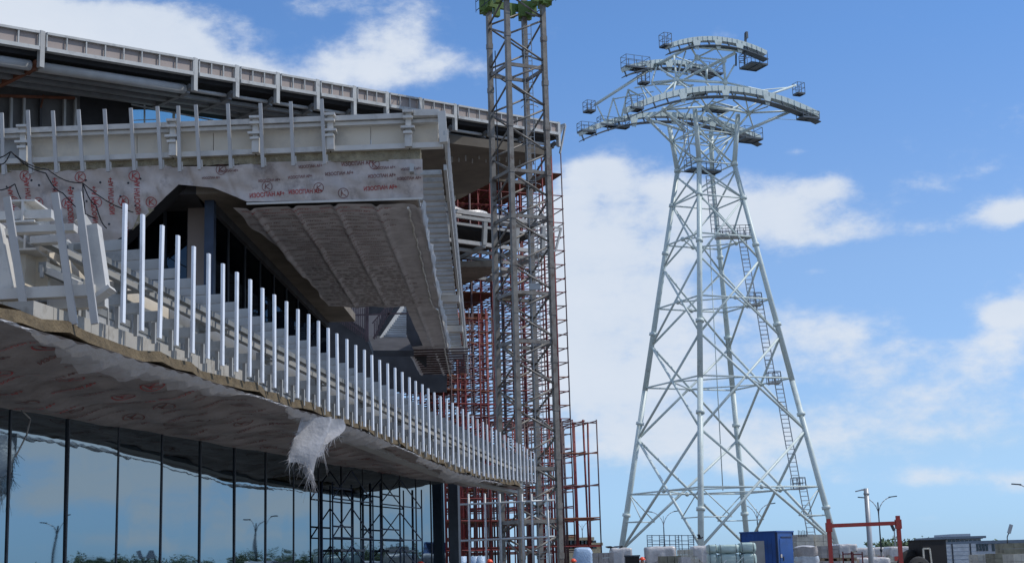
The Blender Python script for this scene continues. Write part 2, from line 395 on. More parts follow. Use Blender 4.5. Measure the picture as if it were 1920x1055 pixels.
for k in range(9):      # stiffener frames between rail and floor
    x0 = 22.4+k*3.3
    if x0 > 50: break
    m = MB(); m.beam(L(x0, 11.2, zb(x0)+.15), L(x0, 11.2, zb(x0)+1.15), .5, .12, DD)
    m.beam(L(x0, 10.5, zb(x0)+.34), L(x0, 11.3, zb(x0)+.34), .25, .02); m.beam(L(x0, 10.6, zb(x0)+1.0), L(x0, 11.3, zb(x0)+1.0), .2, .02)
    m.build('stiffener', 'stub', B)
# ---- turned front bay of the balcony (left edge of the photo)
FY = 20.9
def fp(x, y, dy=0.): return PY(x, y, FY+dy)
for (xt, yt, xb, yb) in ((13, 370, 50, 611), (103, 362, 139, 608), (146, 360, 178, 607)):
    MB().beam(fp(xb, yb, -.35), fp(xt, yt, -.35), .10, .06, (0, 1, 0)).build('leaning_post', 'postgrey', B)
cm = MB(); cm.beam(fp(190, 552), fp(172, 425), .22, .25, (0, 1, 0)); cm.beam(fp(193, 556), fp(189, 550), .35, .35, (0, 1, 0)); cm.build('corner_post', 'white', B)
cm = MB(); cm.beam(fp(12, 545, .15), fp(-12, 425, .15), .26, .25, (0, 1, 0)); cm.build('corner_post', 'white', B)
for (x0, y0, x1, y1, dy, h, nm) in ((-70, 410, 100, 403, .55, .13, 'white'), (30, 432, 142, 428, 0, .10, 'white'), (60, 452, 112, 449, .5, .11, 'white'), (-70, 556, 180, 545, -.1, .16, 'white'), (95, 573, 200, 567, .3, .14, 'white'), (-70, 440, 20, 437, .3, .1, 'white')):
    m = MB().beam(fp(x0, y0, dy), fp(x1, y1, dy), .2, h); m.build('front_rail', nm, B)
# long rails running back from the front bay
for (x0, y0, D, fr, h) in ((150, 408, 10.9, .70, .16), (118, 455, 10.95, .46, .14)):
    p = PD(x0, y0, D+.3); q = L(21.5, D, lerp(zb(21.5), zt(21.5), fr)); MB().beam(p, q, .14, h).build('balcony_rail', 'white', B)
# bolted beam head
hb = MB(); c0 = fp(56, 405, .75)
hb.ibeam(c0+V((0, -.35, 0)), c0+V((0, .9, 0)), .36, .34, .03); hb.build('beam_end', 'white', B)
c0 = fp(52, 458, .75); hb = MB(); hb.ibeam(c0+V((.05, -.3, 0)), c0+V((.05, .9, 0)), .34, .30, .03); hb.beam(c0+V((-.25, -.2, .12)), c0+V((.15, -.2, -.06)), .06, .03); hb.build('beam_end', 'white', B)
fpn = MB(); q0, q1, q2, q3 = fp(-70, 590, 1.0), fp(92, 590, 1.0), fp(88, 470, 1.0), fp(-70, 478, 1.0)
for (s0, s1) in ((0, .46), (.465, .75), (.755, 1)):
    a_, b_ = lerp(q0, q1, s0), lerp(q0, q1, s1); c__, d_ = lerp(q3, q2, s1), lerp(q3, q2, s0); o_ = V((0, .12, 0))
    fpn.hexa([a_, b_, b_+o_, a_+o_, d_, c__, c__+o_, d_+o_])
fpn.build('upstand_panel', 'beige', B)
for (x, y0, y1) in ((78, 497, 520), (68, 560, 600), (92, 560, 590), (158, 545, 610), (200, 560, 612), (215, 575, 620), (245, 590, 628), (282, 600, 640)):
    p = PD(x, y0, 10.45) if x > 190 else fp(x, y0, .6); q = PD(x+1, y1, 10.45) if x > 190 else fp(x+1, y1, .6)
    MB().beam(p, q, .05, .06, (0, 1, 0)).build('hanger', 'grey', B)
m = MB(); m.beam(fp(80, 503, .7), fp(150, 533, .4), .1, .09); m.build('brace', 'white', B)

# ---- upper floor volume
ZU = 11.62; ZS = 10.62; ZB = 11.02
YF = 36.0
NP = V((0, 1, .28)).normalized()
P0f = V((-2.2, YF, ZU))
def fasc(x, y, lift=0.): return PP(x, y, P0f, NP)-NP*lift
# foil-wrapped front slopes (left and right) with lettering
def uvplane(o, ux, uy, lift, wa):
    n = ux.cross(uy).normalized()
    def fn(u, v): return o+ux*u+uy*v+n*(lift+wr(u*1.3, v*1.6, wa)+.5*wa*math.sin(u*7+v*11)*math.sin(u*3.1-v*5)-.035*math.exp(-(((u+.35*v) % .93-.46)/.05)**2))
    return fn
ux = V((1, 0, 0)); uyv = V((0, -.28, 1)).normalized()
oL = V((-16, YF+(ZU-9.2)*.28, 9.2)); fnL = uvplane(oL, ux, uyv, 0, .034); fnLs = uvplane(oL, ux, uyv, .014, .034)
def toUV(p, o): d = p-o; return d.dot(ux), d.dot(uyv)
def strip(fn, o, top, bot, n=150, m=26):
    """membrane between two pixel polylines on the slope"""
    tu = [toUV(fasc(*p), o) for p in top]; bu = [toUV(fasc(*p), o) for p in bot]
    def along(P, s):
        k = min(int(s*(len(P)-1)), len(P)-2); t = s*(len(P)-1)-k
        return (lerp(P[k][0], P[k+1][0], t), lerp(P[k][1], P[k+1][1], t))
    return MB().grid(lambda s, t: fn(*[lerp(along(tu, s)[i], along(bu, s)[i], t) for i in (0, 1)]), n, m)
mL = strip(fnL, oL, [(-60, 318), (60, 320), (180, 316), (320, 309), (336, 312)], [(-60, 500), (60, 500), (160, 500), (230, 445), (336, 345)])
FL = mL.build('slope_membrane', 'foil', B)
tl = MB()
def upx(x, y): return toUV(fasc(x, y), oL)
for i, x in enumerate((-12, 20, 52, 72, 104, 132, 150, 176, 208, 232, 258)):
    u, v = upx(x+7, 418 if i % 2 else 402)
    if i % 3 == 0: v -= .35
    stamp(tl, TXT, fnLs, u, v, .92, math.pi/2, 1.35)
for x, y in ((24, 378), (72, 380), (126, 381), (181, 379), (233, 377), (284, 379), (48, 330), (150, 332), (252, 330)):
    u, v = upx(x, y); stamp(tl, RING, fnLs, u, v, .27)
tl.build('printed_lettering', 'red', FL)
dk = MB()
for x, y in ((102, 355), (136, 353), (109, 372), (74, 347), (187, 342), (241, 343), (263, 335), (204, 420), (162, 377), (255, 385), (12, 350), (60, 338), (160, 338), (226, 368)):
    u, v = upx(x, y); q = fnL(u, v); dk.ball(q, .03, .03, .03, 6, 4)
dk.build('fixing_washer', 'dark', FL)
# right slope
fnR = fnL; fnRs = fnLs
mR = strip(fnR, oL, [(322, 312), (420, 312), (500, 304), (640, 301), (792, 298)], [(336, 346), (400, 352), (464, 378), (640, 376), (794, 372)])
FR = mR.build('slope_membrane', 'foil', B)
tr = MB(); tr2 = MB()
for (x, y, w) in ((468, 371, .88), (541, 364, .86), (682, 358, .84), (484, 342, .55), (540, 336, .6), (610, 330, .7), (690, 334, .7), (640, 312, .8), (560, 316, .6), (745, 338, .6), (410, 324, .5), (380, 336, .45), (700, 318, .55), (752, 320, .5)):
    u, v = upx(x, y); stamp(tr if w > .82 else tr2, TXT, fnRs, u, v, w, random.uniform(.0, .06), 1.2)
for (x, y) in ((644, 362), (500, 350), (702, 308), (598, 352), (415, 318)):
    u, v = upx(x, y); stamp(tr2, RING, fnRs, u, v, .26)
tr.build('printed_lettering', 'red', FR); tr2.build('faded_lettering', 'redfaint', FR)
MB().beam(fasc(463, 382, .05), fasc(792, 372, .05), .04, .05).build('trim_bar', 'white', FR)
# insulation strip between band and foil
st = MB(); n = 40
for k in range(n):
    x0, x1 = lerp(-60, 788, k/n), lerp(-60, 788, (k+1)/n)
    yt0, yt1 = lerp(312, 277, (x0+60)/848), lerp(312, 277, (x1+60)/848)
    yb0, yb1 = yt0+14+8*max(0, (x0-300)/490)+random.uniform(-1.5, 3), yt1+14+8*max(0, (x1-300)/490)
    A, B_, C, D_ = PY(x0, yb0, YF+.02), PY(x1, yb1, YF+.02), PY(x1, yt1, YF+.02), PY(x0, yt0, YF+.02); o_ = V((0, .5, 0))
    st.hexa([A, B_, B_+o_, A+o_, D_, C, C+o_, D_+o_])
st.build('insulation_edge', 'wool', B)
# horizontal foil soffit
XR0 = PZ(794, 372, ZS); 
def us(s, t, lift=0.):
    Y = lerp(36.4, 70.5, s)
    lx = lerp(-6.95, -6.6, min(1, (Y-36.4)/5)) if Y < 41.4 else lerp(-6.6, -6.35, min(1, (Y-41.4)/9))
    lx += .05*math.sin(Y*1.1)+.025*math.sin(Y*2.9)
    if Y > 51: lx = lerp(lx, -3.75, min(1, (Y-51)/.5))
    if Y > 61: lx = lerp(lx, -4.5, min(1, (Y-61)/.5))
    rx = lerp(-2.22, -2.95, (Y-36.4)/34)
    X = lerp(lx, rx, t)
    return V((X, Y, ZS-.01-lift+wr(X*.8, Y*.6, .018)-.075*max(0, math.cos((X+2.3)*2*math.pi/1.05))**14 - (.08*max(0, (t-.9))*10*abs(math.sin(Y*1.7)))))
US = MB().grid(lambda s, t: us(s, t), 190, 90).build('upper_soffit_membrane', 'foil3', B)
tu_ = MB(); tf = MB(); td = MB()
for r in range(92):
    Y = 36.75+r*.36
    for c in range(5):
        u = random.uniform(-.1, .1)
        s = (Y-36.4)/34.1
        x0 = us(s, 0).x; xx = x0+.15+c*.98+u+(.4 if r % 2 else 0)
        if xx+.8 > -2.9: continue
        def fn(X, Yy):
            s2 = min(1, max(0, (Yy-36.4)/34.1)); a_ = us(s2, 0).x; b_ = us(s2, 1).x
            return us(s2, (X-a_)/(b_-a_), .022)
        if Y < 44: stamp(tu_ if Y < 37.3 else tf, TXT, lambda X, Yv, y_=Y: fn(X, 2*y_-Yv), xx, Y, .78, random.uniform(-.05, .05), 1.3)
        else:
            for q in range(4):
                xa = xx+q*.2+random.uniform(-.04, .04); A, B1 = fn(xa, Y), fn(xa+.14, Y); C1, D1 = fn(xa+.14, Y+.07), fn(xa, Y+.07); td.poly([A, B1, C1, D1])
tu_.build('printed_lettering', 'red', US); tf.build('faded_lettering', 'redfaint', US); td.build('distant_print_rows', 'darkprint', US)
# fringe along the right edge of the foil
fr_ = MB()
def fringe(s, t):
    q = us(lerp(.0, 1, s), .985); return q+V((.03+.10*t+.03*math.sin(s*37)+.02*math.sin(s*117), 0, -.02-.05*math.sin(t*3)+.22*t+.03*math.sin(s*71)))
fr_.grid(fringe, 240, 4); fr_.build('membrane_fringe', 'fringe', US)
MB().path([us(k/60, .93+.006*math.sin(k*2.1), .10) for k in range(61)], .032, 5).build('trim_bar', 'white', US)
# bare soffit and its wall
wc = V((-7.75, 37.25, 0)); we = V((-7.25, 57, 0))
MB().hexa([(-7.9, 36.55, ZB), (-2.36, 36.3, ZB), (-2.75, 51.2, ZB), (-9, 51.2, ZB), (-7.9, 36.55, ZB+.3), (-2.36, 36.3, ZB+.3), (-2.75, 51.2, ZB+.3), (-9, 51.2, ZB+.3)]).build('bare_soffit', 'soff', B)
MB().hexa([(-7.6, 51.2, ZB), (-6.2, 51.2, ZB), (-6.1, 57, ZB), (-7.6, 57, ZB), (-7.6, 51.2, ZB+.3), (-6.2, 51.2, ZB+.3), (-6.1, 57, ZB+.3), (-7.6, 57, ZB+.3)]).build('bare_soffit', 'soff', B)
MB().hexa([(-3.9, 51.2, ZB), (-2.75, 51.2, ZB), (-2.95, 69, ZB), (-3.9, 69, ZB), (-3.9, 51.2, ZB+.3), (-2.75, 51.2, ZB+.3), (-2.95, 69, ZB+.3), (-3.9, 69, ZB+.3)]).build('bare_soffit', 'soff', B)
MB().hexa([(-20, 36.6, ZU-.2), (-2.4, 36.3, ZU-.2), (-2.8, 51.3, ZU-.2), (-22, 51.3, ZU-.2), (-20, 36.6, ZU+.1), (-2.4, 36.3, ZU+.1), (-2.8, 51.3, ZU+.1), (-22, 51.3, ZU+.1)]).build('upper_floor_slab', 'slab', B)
# upper-storey glazed wall running back
nb = 9
for k in range(nb):
    p, q = lerp(wc, we, k/nb)+V((.02, .1, 0)), lerp(wc, we, (k+1)/nb)+V((.02, .1, 0))
    pn = MB().hexa([p+Z1*5.6, q+Z1*5.6, q+V((-.05, 0, 5.6)), p+V((-.05, 0, 5.6)), p+Z1*ZB, q+Z1*ZB, q+V((-.05, 0, ZB)), p+V((-.05, 0, ZB))]).build('upper_window_pane', 'glassdark', B)
    MB().beam(p+Z1*5.6, p+Z1*ZB, .08, .09, (0, 1, 0)).build('mullion', 'dark', pn)
MB().beam(wc+V((.06, .2, ZB-.12)), we+V((.06, 0, ZB-.12)), .16, .24).build('window_head', 'darkwall', B)
MB().beam(wc+V((.05, .1, 5.6)), wc+V((.05, .1, ZB)), .24, .30, (0, 1, 0)).build('steel_column', 'bluescaf', B)
MB().abox(-8.42, -7.98, 38.0, 38.3, 5.6, ZB).build('panel_column', 'pinkpanel', B)
for (x0, x1) in ((-9.05, -8.47), (-9.7, -9.1), (-10.4, -9.75), (-11.1, -10.45)):
    p = MB().abox(x0, x1, 38.3, 38.34, 5.6, ZB).build('upper_window_pane', 'glassdark', B)
    MB().abox(x1-.02, x1+.06, 38.22, 38.36, 5.6, ZB).build('mullion', 'dark', p)
MB().abox(-16, -11.1, 38.3, 38.5, 5.6, ZB).build('dark_wall', 'darkwall', B)
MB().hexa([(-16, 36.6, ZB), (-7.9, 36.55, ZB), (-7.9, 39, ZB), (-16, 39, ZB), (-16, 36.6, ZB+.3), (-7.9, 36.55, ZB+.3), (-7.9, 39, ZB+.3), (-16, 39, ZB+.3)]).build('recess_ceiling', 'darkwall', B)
# cut edge of the left foil slope
ce = MB(); pts = [fasc(337, 345, .0), fasc(231, 446, 0), fasc(160, 505, 0)]
for i in range(2): ce.beam(pts[i]+V((0, .28, .02)), pts[i+1]+V((0, .28, .02)), .5, .06, (0, 0, 1))
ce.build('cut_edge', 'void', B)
ce = MB(); ce.poly([fasc(248, 432, .02), fasc(262, 398, .02), fasc(272, 388, .02), fasc(290, 392, .02)]); ce.build('insulation_flap', 'wool', FL)
# ---- front band of the upper floor
def fb(x, y, dy=0.): return PY(x, y, YF+dy)
def by(x, y0, y1): return lerp(y0, y1, (x+60)/890.)     # y along a line given at x=-60 and x=830
xs = [-60, 45, 150, 257, 325, 400, 480, 550, 620, 695, 768, 822]
for i in range(len(xs)-1):
    x0, x1 = xs[i]+.6, xs[i+1]-.6; o_ = V((0, .12, 0))
    if x1 < 50: m = 'grey'
    else: m = 'beige'
    A, B_, C, D_ = fb(x0, by(x0, 305, 271), .22), fb(x1, by(x1, 305, 271), .22), fb(x1, by(x1, 263, 228), .22), fb(x0, by(x0, 263, 228), .22)
    if x0 > 790: continue
    MB().hexa([A, B_, B_+o_, A+o_, D_, C, C+o_, D_+o_]).build('upstand_panel', m, B)
for (ya, yb2, w, h, dy, mt) in ((250.5, 216, .22, .13, 0, 'white'), (260.5, 227, .18, .09, .06, 'white'), (307, 272.5, .2, .13, -.02, 'white')):
    seg = [-60, 44, 325, 480, 620, 768, 832] if mt != 'x' else []
    for i in range(len(seg)-1):
        x0, x1 = seg[i]+1.2, seg[i+1]-1.2
        MB().beam(fb(x0, by(x0, ya, yb2), dy), fb(x1, by(x1, ya, yb2), dy), w, h).build('band_rail', mt, B)
MB().beam(fb(-60, by(-60, 311.5, 277), .03), fb(828, by(828, 311.5, 277), .03), .1, .03).build('band_seal', 'void', B)
for x in (45, 325, 480, 620, 766):
    y0, y1 = by(x, 246, 212), by(x, 305, 271)
    m = MB(); m.ibeam(fb(x, y1-4, -.10), fb(x, y0, -.10), .14, .20, .025, (0, 1, 0))
    for yy, ww in ((y0-3, .26), (y0+8, .24), (lerp(y0, y1, .45), .34), (lerp(y0, y1, .62), .22)): m.beam(fb(x-1, yy, -.12)-V((ww/2, 0, 0)), fb(x-1, yy, -.12)+V((ww/2, 0, 0)), .36, .06)
    m.box(fb(x, lerp(y0, y1, .8), -.14), (.09, 0, 0), (0, .1, 0), (0, 0, .2)); m.build('bracket', 'white', B)
for (xt, yt, xb, yb2) in ((-40, 215, -35, 332), (3, 212, 7, 328), (52, 207, 58, 326), (99, 208, 106, 324), (147, 206, 155, 322), (196, 205, 203, 322), (245, 203, 252, 320), (295, 200, 302, 318), (334, 199, 337, 322), (367, 197, 374, 318), (427, 195, 433, 316), (488, 194, 493, 314), (545, 191, 550, 311), (603, 186, 609, 308)):
    p = MB().beam(fb(xb, yb2, -.28), fb(xt, yt, -.28), .085, .06, (0, 1, 0)).build('band_post', 'postgrey', B)
    MB().beam(fb(xb+5, yb2-3, -.1), fb(xb+4, yb2-18, -.1), .04, .05, (0, 1, 0)).build('post_shoe', 'white', p)
# right end frame of the band
for (p, q, w_, h_, u_) in ((fb(832, 268, -.15), fb(828, 210, -.15), .20, .2, (0, 1, 0)), (fb(800, 265, .9), fb(791, 222, .9), .14, .14, (0, 1, 0)), (fb(776, 213, -.1), fb(824, 212, -.1), .16, .16, (0, 0, 1)), (fb(768, 222, .1), fb(800, 222, .1), .16, .1, (0, 0, 1)), (fb(786, 256, .4), fb(832, 255, .4), .12, .10, (0, 0, 1))):
    MB().beam(p, q, w_, h_, u_).build('end_frame', 'white', B)
# ---- side band running back (seen edge-on from below): stubs, outer posts, rails
ns = 52
def sx(Y): return lerp(-1.55, -2.42, (Y-35.6)/40.)
zr = ZU+.62
for k in range(ns):
    Y = 36.2+k*.66; zj = random.uniform(-.02, .02)
    big = k % 2 == 0
    x0 = sx(Y); 
    m = MB(); m.beam((x0-.78, Y, ZU-.32+zj), (x0-.12, Y, ZU-.32+zj), .30 if big else .16, .12); m.build('side_stub', 'stub', B)
for k in range(46):
    Y = 36.0+k*.86; x0 = sx(Y)
    if Y > 75: break
    MB().beam((x0+.09, Y, ZU-.62), (x0+.05, Y, ZU+.75), .05, .05, (0, 1, 0)).build('side_post', 'postgrey', B)
for (dx, z0, w, h, mt) in ((0, ZU+.58, .10, .12, 'stub'), (-.02, ZU-.30, .08, .14, 'stub'), (-.85, ZU-.28, .10, .2, 'stub')):
    for k in range(5):
        Y0, Y1 = 35.75+k*8, 35.75+(k+1)*8-.04
        MB().beam((sx(Y0)+dx, Y0, z0), (sx(Y1)+dx, Y1, z0), w, h).build('side_rail', mt, B)
for Y in (53, 60, 66): 
    x0 = sx(Y); m = MB(); m.beam((x0-.8, Y, ZU-.55), (x0+.02, Y, ZU-.55), .5, .25); m.beam((x0-.75, Y-2.5, ZU-.5), (x0-.72, Y, ZU-.5), .16, .3); m.build('side_bracket', 'white', B)
bt = MB()
for k in range(11):
    Y = 62+k*.78; bt.beam((-4.3, Y, ZS-.07), (lerp(-1.9, -2.3, k/10), Y, ZS-.07), .07, .06)
bt.build('ceiling_batten', 'scafdark', US)
# ---- staircase under the soffit
S = 'stair'
def sp(x, y, Y): return PY(x, y, Y)
stc = MB()
q = [sp(690, 640, 64), sp(763, 641, 64), sp(776, 668, 60), sp(700, 668, 60)]
o_ = V((0, 0, .25)); stc.hexa([q[3], q[2], q[1], q[0], q[3]+o_, q[2]+o_, q[1]+o_, q[0]+o_]); stc.build('stair_landing', 'darkwall', B)
MB().poly([sp(762, 575, 64), sp(800, 575, 64), sp(800, 690, 64), sp(762, 655, 64)]).build('stair_wall', 'darkwall', B)
fl_ = MB(); 
for k in range(16):
    t = k/15.; y = lerp(638, 577, t); xl = lerp(714, 757, t); Yt = lerp(63.5, 67, t)
    MB().beam(sp(xl, y, Yt), sp(763, y, Yt), .28, .06).build('stair_tread', 'tread', B)
MB().beam(sp(712, 640, 63.4), sp(756, 575, 66.8), .08, .22).build('stair_stringer', 'grey', B)
rl = MB()
for k in range(9):
    t = k/8.; rl.beam(sp(lerp(702, 728, t), lerp(640, 590, t), 63), sp(lerp(702, 728, t), lerp(604, 570, t), 63), .04, .04, (0, 1, 0))
rl.beam(sp(698, 606, 63), sp(732, 566, 63), .05, .05); rl.build('stair_railing', 'scafdark', B)
rl = MB()
for k in range(22):
    t = k/21.; rl.beam(sp(lerp(618, 690, t), lerp(592, 640, t), 60), sp(lerp(618, 690, t), lerp(572, 578, t), 60), .035, .035, (0, 1, 0))
rl.beam(sp(618, 574, 60), sp(690, 632, 60), .07, .06); rl.beam(sp(618, 592, 60), sp(765, 587, 60), .06, .06); rl.beam(sp(688, 570, 60), sp(688, 640, 60), .14, .1, (0, 1, 0)); rl.beam(sp(738, 574, 60), sp(700, 634, 60), .06, .06)
rl.build('balcony_railing', 'scafdark', B)
MB().poly([sp(690, 590, 70), sp(716, 588, 70), sp(700, 642, 70), sp(690, 642, 70)]).build('pale_panel', 'pinkpanel', B)
MB().poly([sp(585, 560, 72), sp(838, 560, 72), sp(838, 735, 72), sp(585, 735, 72)]).build('rear_wall', 'darkwall', B)
MB().poly([sp(640, 560, 71.4), sp(690, 560, 71.4), sp(690, 620, 71.4), sp(640, 590, 71.4)]).build('curtain_sheet', 'pinkpanel', B)

# ---- main roof with parapet
RA = PY(0, 48, 56.); RB = PY(1062, 234, 89.)
RE = (RB-RA); RLEN = RE.length; RE.normalize(); REh = V((RE.x, RE.y, 0)).normalized(); INW = V((-REh.y, REh.x, 0)); 
RN = INW
def rp(x, dz, w=0.):      # point on the roof edge at pixel column x: dz down, w inward
    lo_, hi_ = -.6, 1.2
    for _ in range(40):
        md = (lo_+hi_)/2; q = lerp(RA, RB, md)
        if proj(q)[0] < x: lo_ = md
        else: hi_ = md
    return lerp(RA, RB, lo_)+INW*w-Z1*dz
cols = [-190, 78, 365, 443, 519, 594, 663, 724, 787, 852, 918, 984, 1046]
for i in range(len(cols)-1):
    x0, x1 = cols[i], cols[i+1]; A, B_ = rp(x0, 0), rp(x1, 0); d = (B_-A); ln = d.length; d = d/ln
    A += d*.18; B_ -= d*.18
    o_ = INW*.06
    A0, B0 = A+INW*.0, B_+INW*.0
    pn = MB().hexa([A0-Z1*.70, B0-Z1*.70, B0-Z1*.70+o_, A0-Z1*.70+o_, A0-Z1*.06, B0-Z1*.06, B0-Z1*.06+o_, A0-Z1*.06+o_]).build('parapet_panel', 'pinkpanel', B)
    m = MB(); m.beam(A-Z1*.03, B_-Z1*.03, .30, .10); m.beam(A-Z1*.70, B_-Z1*.70, .30, .16)
    n = max(3, round(ln/.98))
    for k in range(n+1): q = lerp(A, B_, k/n)-INW*.10; m.beam(q-Z1*.62, q-Z1*.08, .055, .07, INW)
    m.build('parapet_frame', 'stub', pn)
    C0, C1 = A+INW*.5-Z1*1.30, B_+INW*.5-Z1*1.30
    m = MB(); rr = .22 if i < 2 else .09
    m.tube(C0, C1, rr, 10)
    if i >= 2: m.tube(C0+INW*.6-Z1*.1, C1+INW*.6-Z1*.1, .08, 8)
    m.build('eaves_tube', 'grey', B)
for i, x in enumerate(cols[1:]):
    A = rp(x, 0); ps = MB().beam(A-Z1*(-.06), A-Z1*1.48, .22, .2, INW).build('roof_post', 'stub' if i else 'scaf', B)
    if i == 0: ps.data.materials[0] = M['grey']
    m = MB(); m.beam(A+INW*.4-Z1*1.38, A+INW*2.7-Z1*1.62, .2, .22); m.beam(A+INW*.2-Z1*1.2, A+INW*.9-Z1*1.5, .22, .2); m.build('roof_bracket', 'rust' if i == 0 else 'purlin', ps)
for j, w in enumerate((1.05, 1.8, 2.55)):
    for i in range(5):
        A, B_ = rp(lerp(-190, 1046, i/5), 1.47+.04*j, w), rp(lerp(-190, 1046, (i+1)/5), 1.47+.04*j, w)
        MB().beam(A, B_, .30, .16).build('roof_purlin', 'purlin', B)
A, B_ = rp(-190, .95, .3), rp(1052, .95, .3)
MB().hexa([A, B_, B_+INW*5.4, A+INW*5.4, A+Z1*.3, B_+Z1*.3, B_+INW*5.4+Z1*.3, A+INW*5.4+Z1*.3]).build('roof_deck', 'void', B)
# roof end return
A = rp(1060, 0); m = MB(); m.beam(A, A+INW*5-Z1*.2, .1, .14); m.beam(A-Z1*.05, rp(1048, 1.9), .1, .1); m.beam(rp(1048, .75), rp(1048, .75, 5), .1, .12); m.poly([A, A+INW*5, rp(1048, .9, 5), rp(1048, .9)]); m.build('roof_end', 'grey', B)
# third-storey walls under the roof
WN = INW; WP = RA+INW*4.0
def wp(x, y, dy=0.): return PP(x, y, WP+INW*dy, WN)
for (x0, x1, yt, yb2, mt, nm) in ((-60, 150, 150, 300, 'curtain', 'sheeted_wall'), (150, 246, 150, 300, 'void', 'dark_opening'), (418, 640, 190, 420, 'darkwall', 'upper_wall'), (246, 418, 150, 206, 'darkwall', 'upper_wall')):
    MB().poly([wp(x0, yb2), wp(x1, yb2), wp(x1, yt), wp(x0, yt)]).build(nm, mt, B)
MB().poly([wp(246, 300, -.05), wp(418, 300, -.05), wp(418, 206, -.05), wp(246, 206, -.05)]).build('pale_window', 'glasspale', B)
m = MB(); m.beam(wp(246, 196, -.2), wp(400, 226, -.2), .06, .06); m.beam(wp(271, 190, -.2), wp(271, 250, -.2), .06, .06, INW); m.beam(wp(246, 226, -.2), wp(300, 224, -.2), .04, .04); m.beam(wp(326, 210, -.2), wp(326, 250, -.2), .1, .1, INW); m.build('window_frame', 'galv', B)
m = MB(); m.beam(wp(0, 180, -.2), wp(140, 184, -.2), .08, .12); m.beam(wp(82, 178, -.2), wp(76, 202, -.2), .07, .07, INW); m.build('tie_beam', 'rust', B)
for x in (20, 44, 75, 120, 140): MB().beam(wp(x, 250, -.15), wp(x+1, 184, -.15), .12, .1, INW).build('wall_stud', 'darkwall' if x % 2 else 'grey', B)
# ---- concrete soffit at the right under the roof
zc = rp(900, 2.25).z
def sz(x, y): return PZ(x, y, zc)
pl = [sz(700, 240), sz(836, 268), sz(1035, 292), sz(1010, 298), sz(912, 347), sz(852, 378), sz(760, 420)]
m = MB(); m.poly(list(reversed(pl))); m.poly([p+Z1*.5 for p in pl])
for i in range(len(pl)): j = (i+1) % len(pl); m.poly([pl[i], pl[j], pl[j]+Z1*.5, pl[i]+Z1*.5])
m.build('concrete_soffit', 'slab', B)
m = MB()
for k in range(14):
    q = sz(lerp(835, 1000, k/13), lerp(290, 300, k/13)+random.uniform(-3, 6)); m.beam(q, q-Z1*random.uniform(.15, .35), .08, .08, (0, 1, 0))
m.build('soffit_hanger', 'conc', B)
# ---- lower canopy on the right, framed like the roof
CA = PY(800, 388, 91.); CB = PY(1052, 425, 97.); CE_ = V(((CB-CA).x, (CB-CA).y, 0)).normalized(); CI = V((-CE_.y, CE_.x, 0))
def cp(s, dz, w=0.): return lerp(CA, CB, s)-Z1*dz+CI*w
for (dz, w, r, mt) in ((.0, 0, .13, 'postgrey'), (.32, 0, .10, 'grey'), (.75, .1, .08, 'grey'), (1.85, .3, .12, 'postgrey'), (2.1, 1.3, .10, 'grey'), (2.25, 2.6, .10, 'grey'), (2.4, 3.9, .10, 'grey'), (2.5, 5.2, .1, 'grey'), (2.6, 6.5, .1, 'grey')):
    MB().beam(cp(-.3, dz, w), cp(.93 if dz > .5 else .8, dz, w), 2*r, 2*r).build('canopy_beam', mt, B)
for s in (.15, .42, .66, .86):
    m = MB(); m.beam(cp(s, .2), cp(s, 1.9, .2), .28, .22, CI); m.beam(cp(s, 1.95, .2), cp(s-.02, 2.7, 6.5), .24, .24); m.build('canopy_bracket', 'grey', B)
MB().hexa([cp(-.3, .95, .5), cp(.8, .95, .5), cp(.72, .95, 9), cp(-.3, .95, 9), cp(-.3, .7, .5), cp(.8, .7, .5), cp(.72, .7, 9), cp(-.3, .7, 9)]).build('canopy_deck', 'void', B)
m = MB(); m.beam(cp(.8, .2), cp(1.0, .1), .12, .12); m.beam(cp(1.0, .1), cp(.95, 1.7), .12, .12, CI); m.beam(cp(.8, 1.7, .3), cp(.95, 1.7), .12, .12); m.beam(cp(.8, .9), cp(1.0, .2), .1, .1); m.build('canopy_nose', 'postgrey', B)
# curved rounded end behind the mast
m = MB(); pts = []
for k in range(9):
    t = R_(-80+k*20); q = PY(1000, 420, 98); pts.append(q+V((.75*math.cos(t), 0, 1.3*math.sin(t))))
m.path(pts, .09, 6); m.build('curved_rail', 'postgrey', B)
pl = [PZ(852, 500, cp(.4, 3.0).z), PZ(925, 500, cp(.4, 3.0).z), PZ(925, 512, cp(.4, 3.0).z), PZ(872, 533, cp(.4, 3.0).z), PZ(846, 545, cp(.4, 3.0).z)]
m = MB(); m.poly(pl); m.poly([p+Z1*.4 for p in pl])
for i in range(5): j = (i+1) % 5; m.poly([pl[i], pl[j], pl[j]+Z1*.4, pl[i]+Z1*.4])
m.build('canopy_soffit', 'soff', B)
def tarp(s, t): 
    q = cp(lerp(-.1, .5, s), -.05-.9*t*(1-.5*s)+.12*math.sin(s*14+t*4), .6+t*.5); return q+Z1*0
tarp_o = MB().grid(tarp, 24, 6).build('tarpaulin', 'wrap', loc=cp(.2, 0, .6)); tag(tarp_o, 'crumpled white tarpaulin heaped on the lower canopy edge beside the mast', 'tarpaulin')
q0 = cp(.10, -.9, 1.2); tb = thing('timber_stack', 'pale timber bundle lying above the white tarpaulin on the canopy', 'timber stack', q0)
for k in range(4): MB().beam(q0+V((-1.6, .1*k, .16*k)), q0+V((1.6, .1*k, .16*k-.05)), .5, .14).build('timber', 'cream', tb)

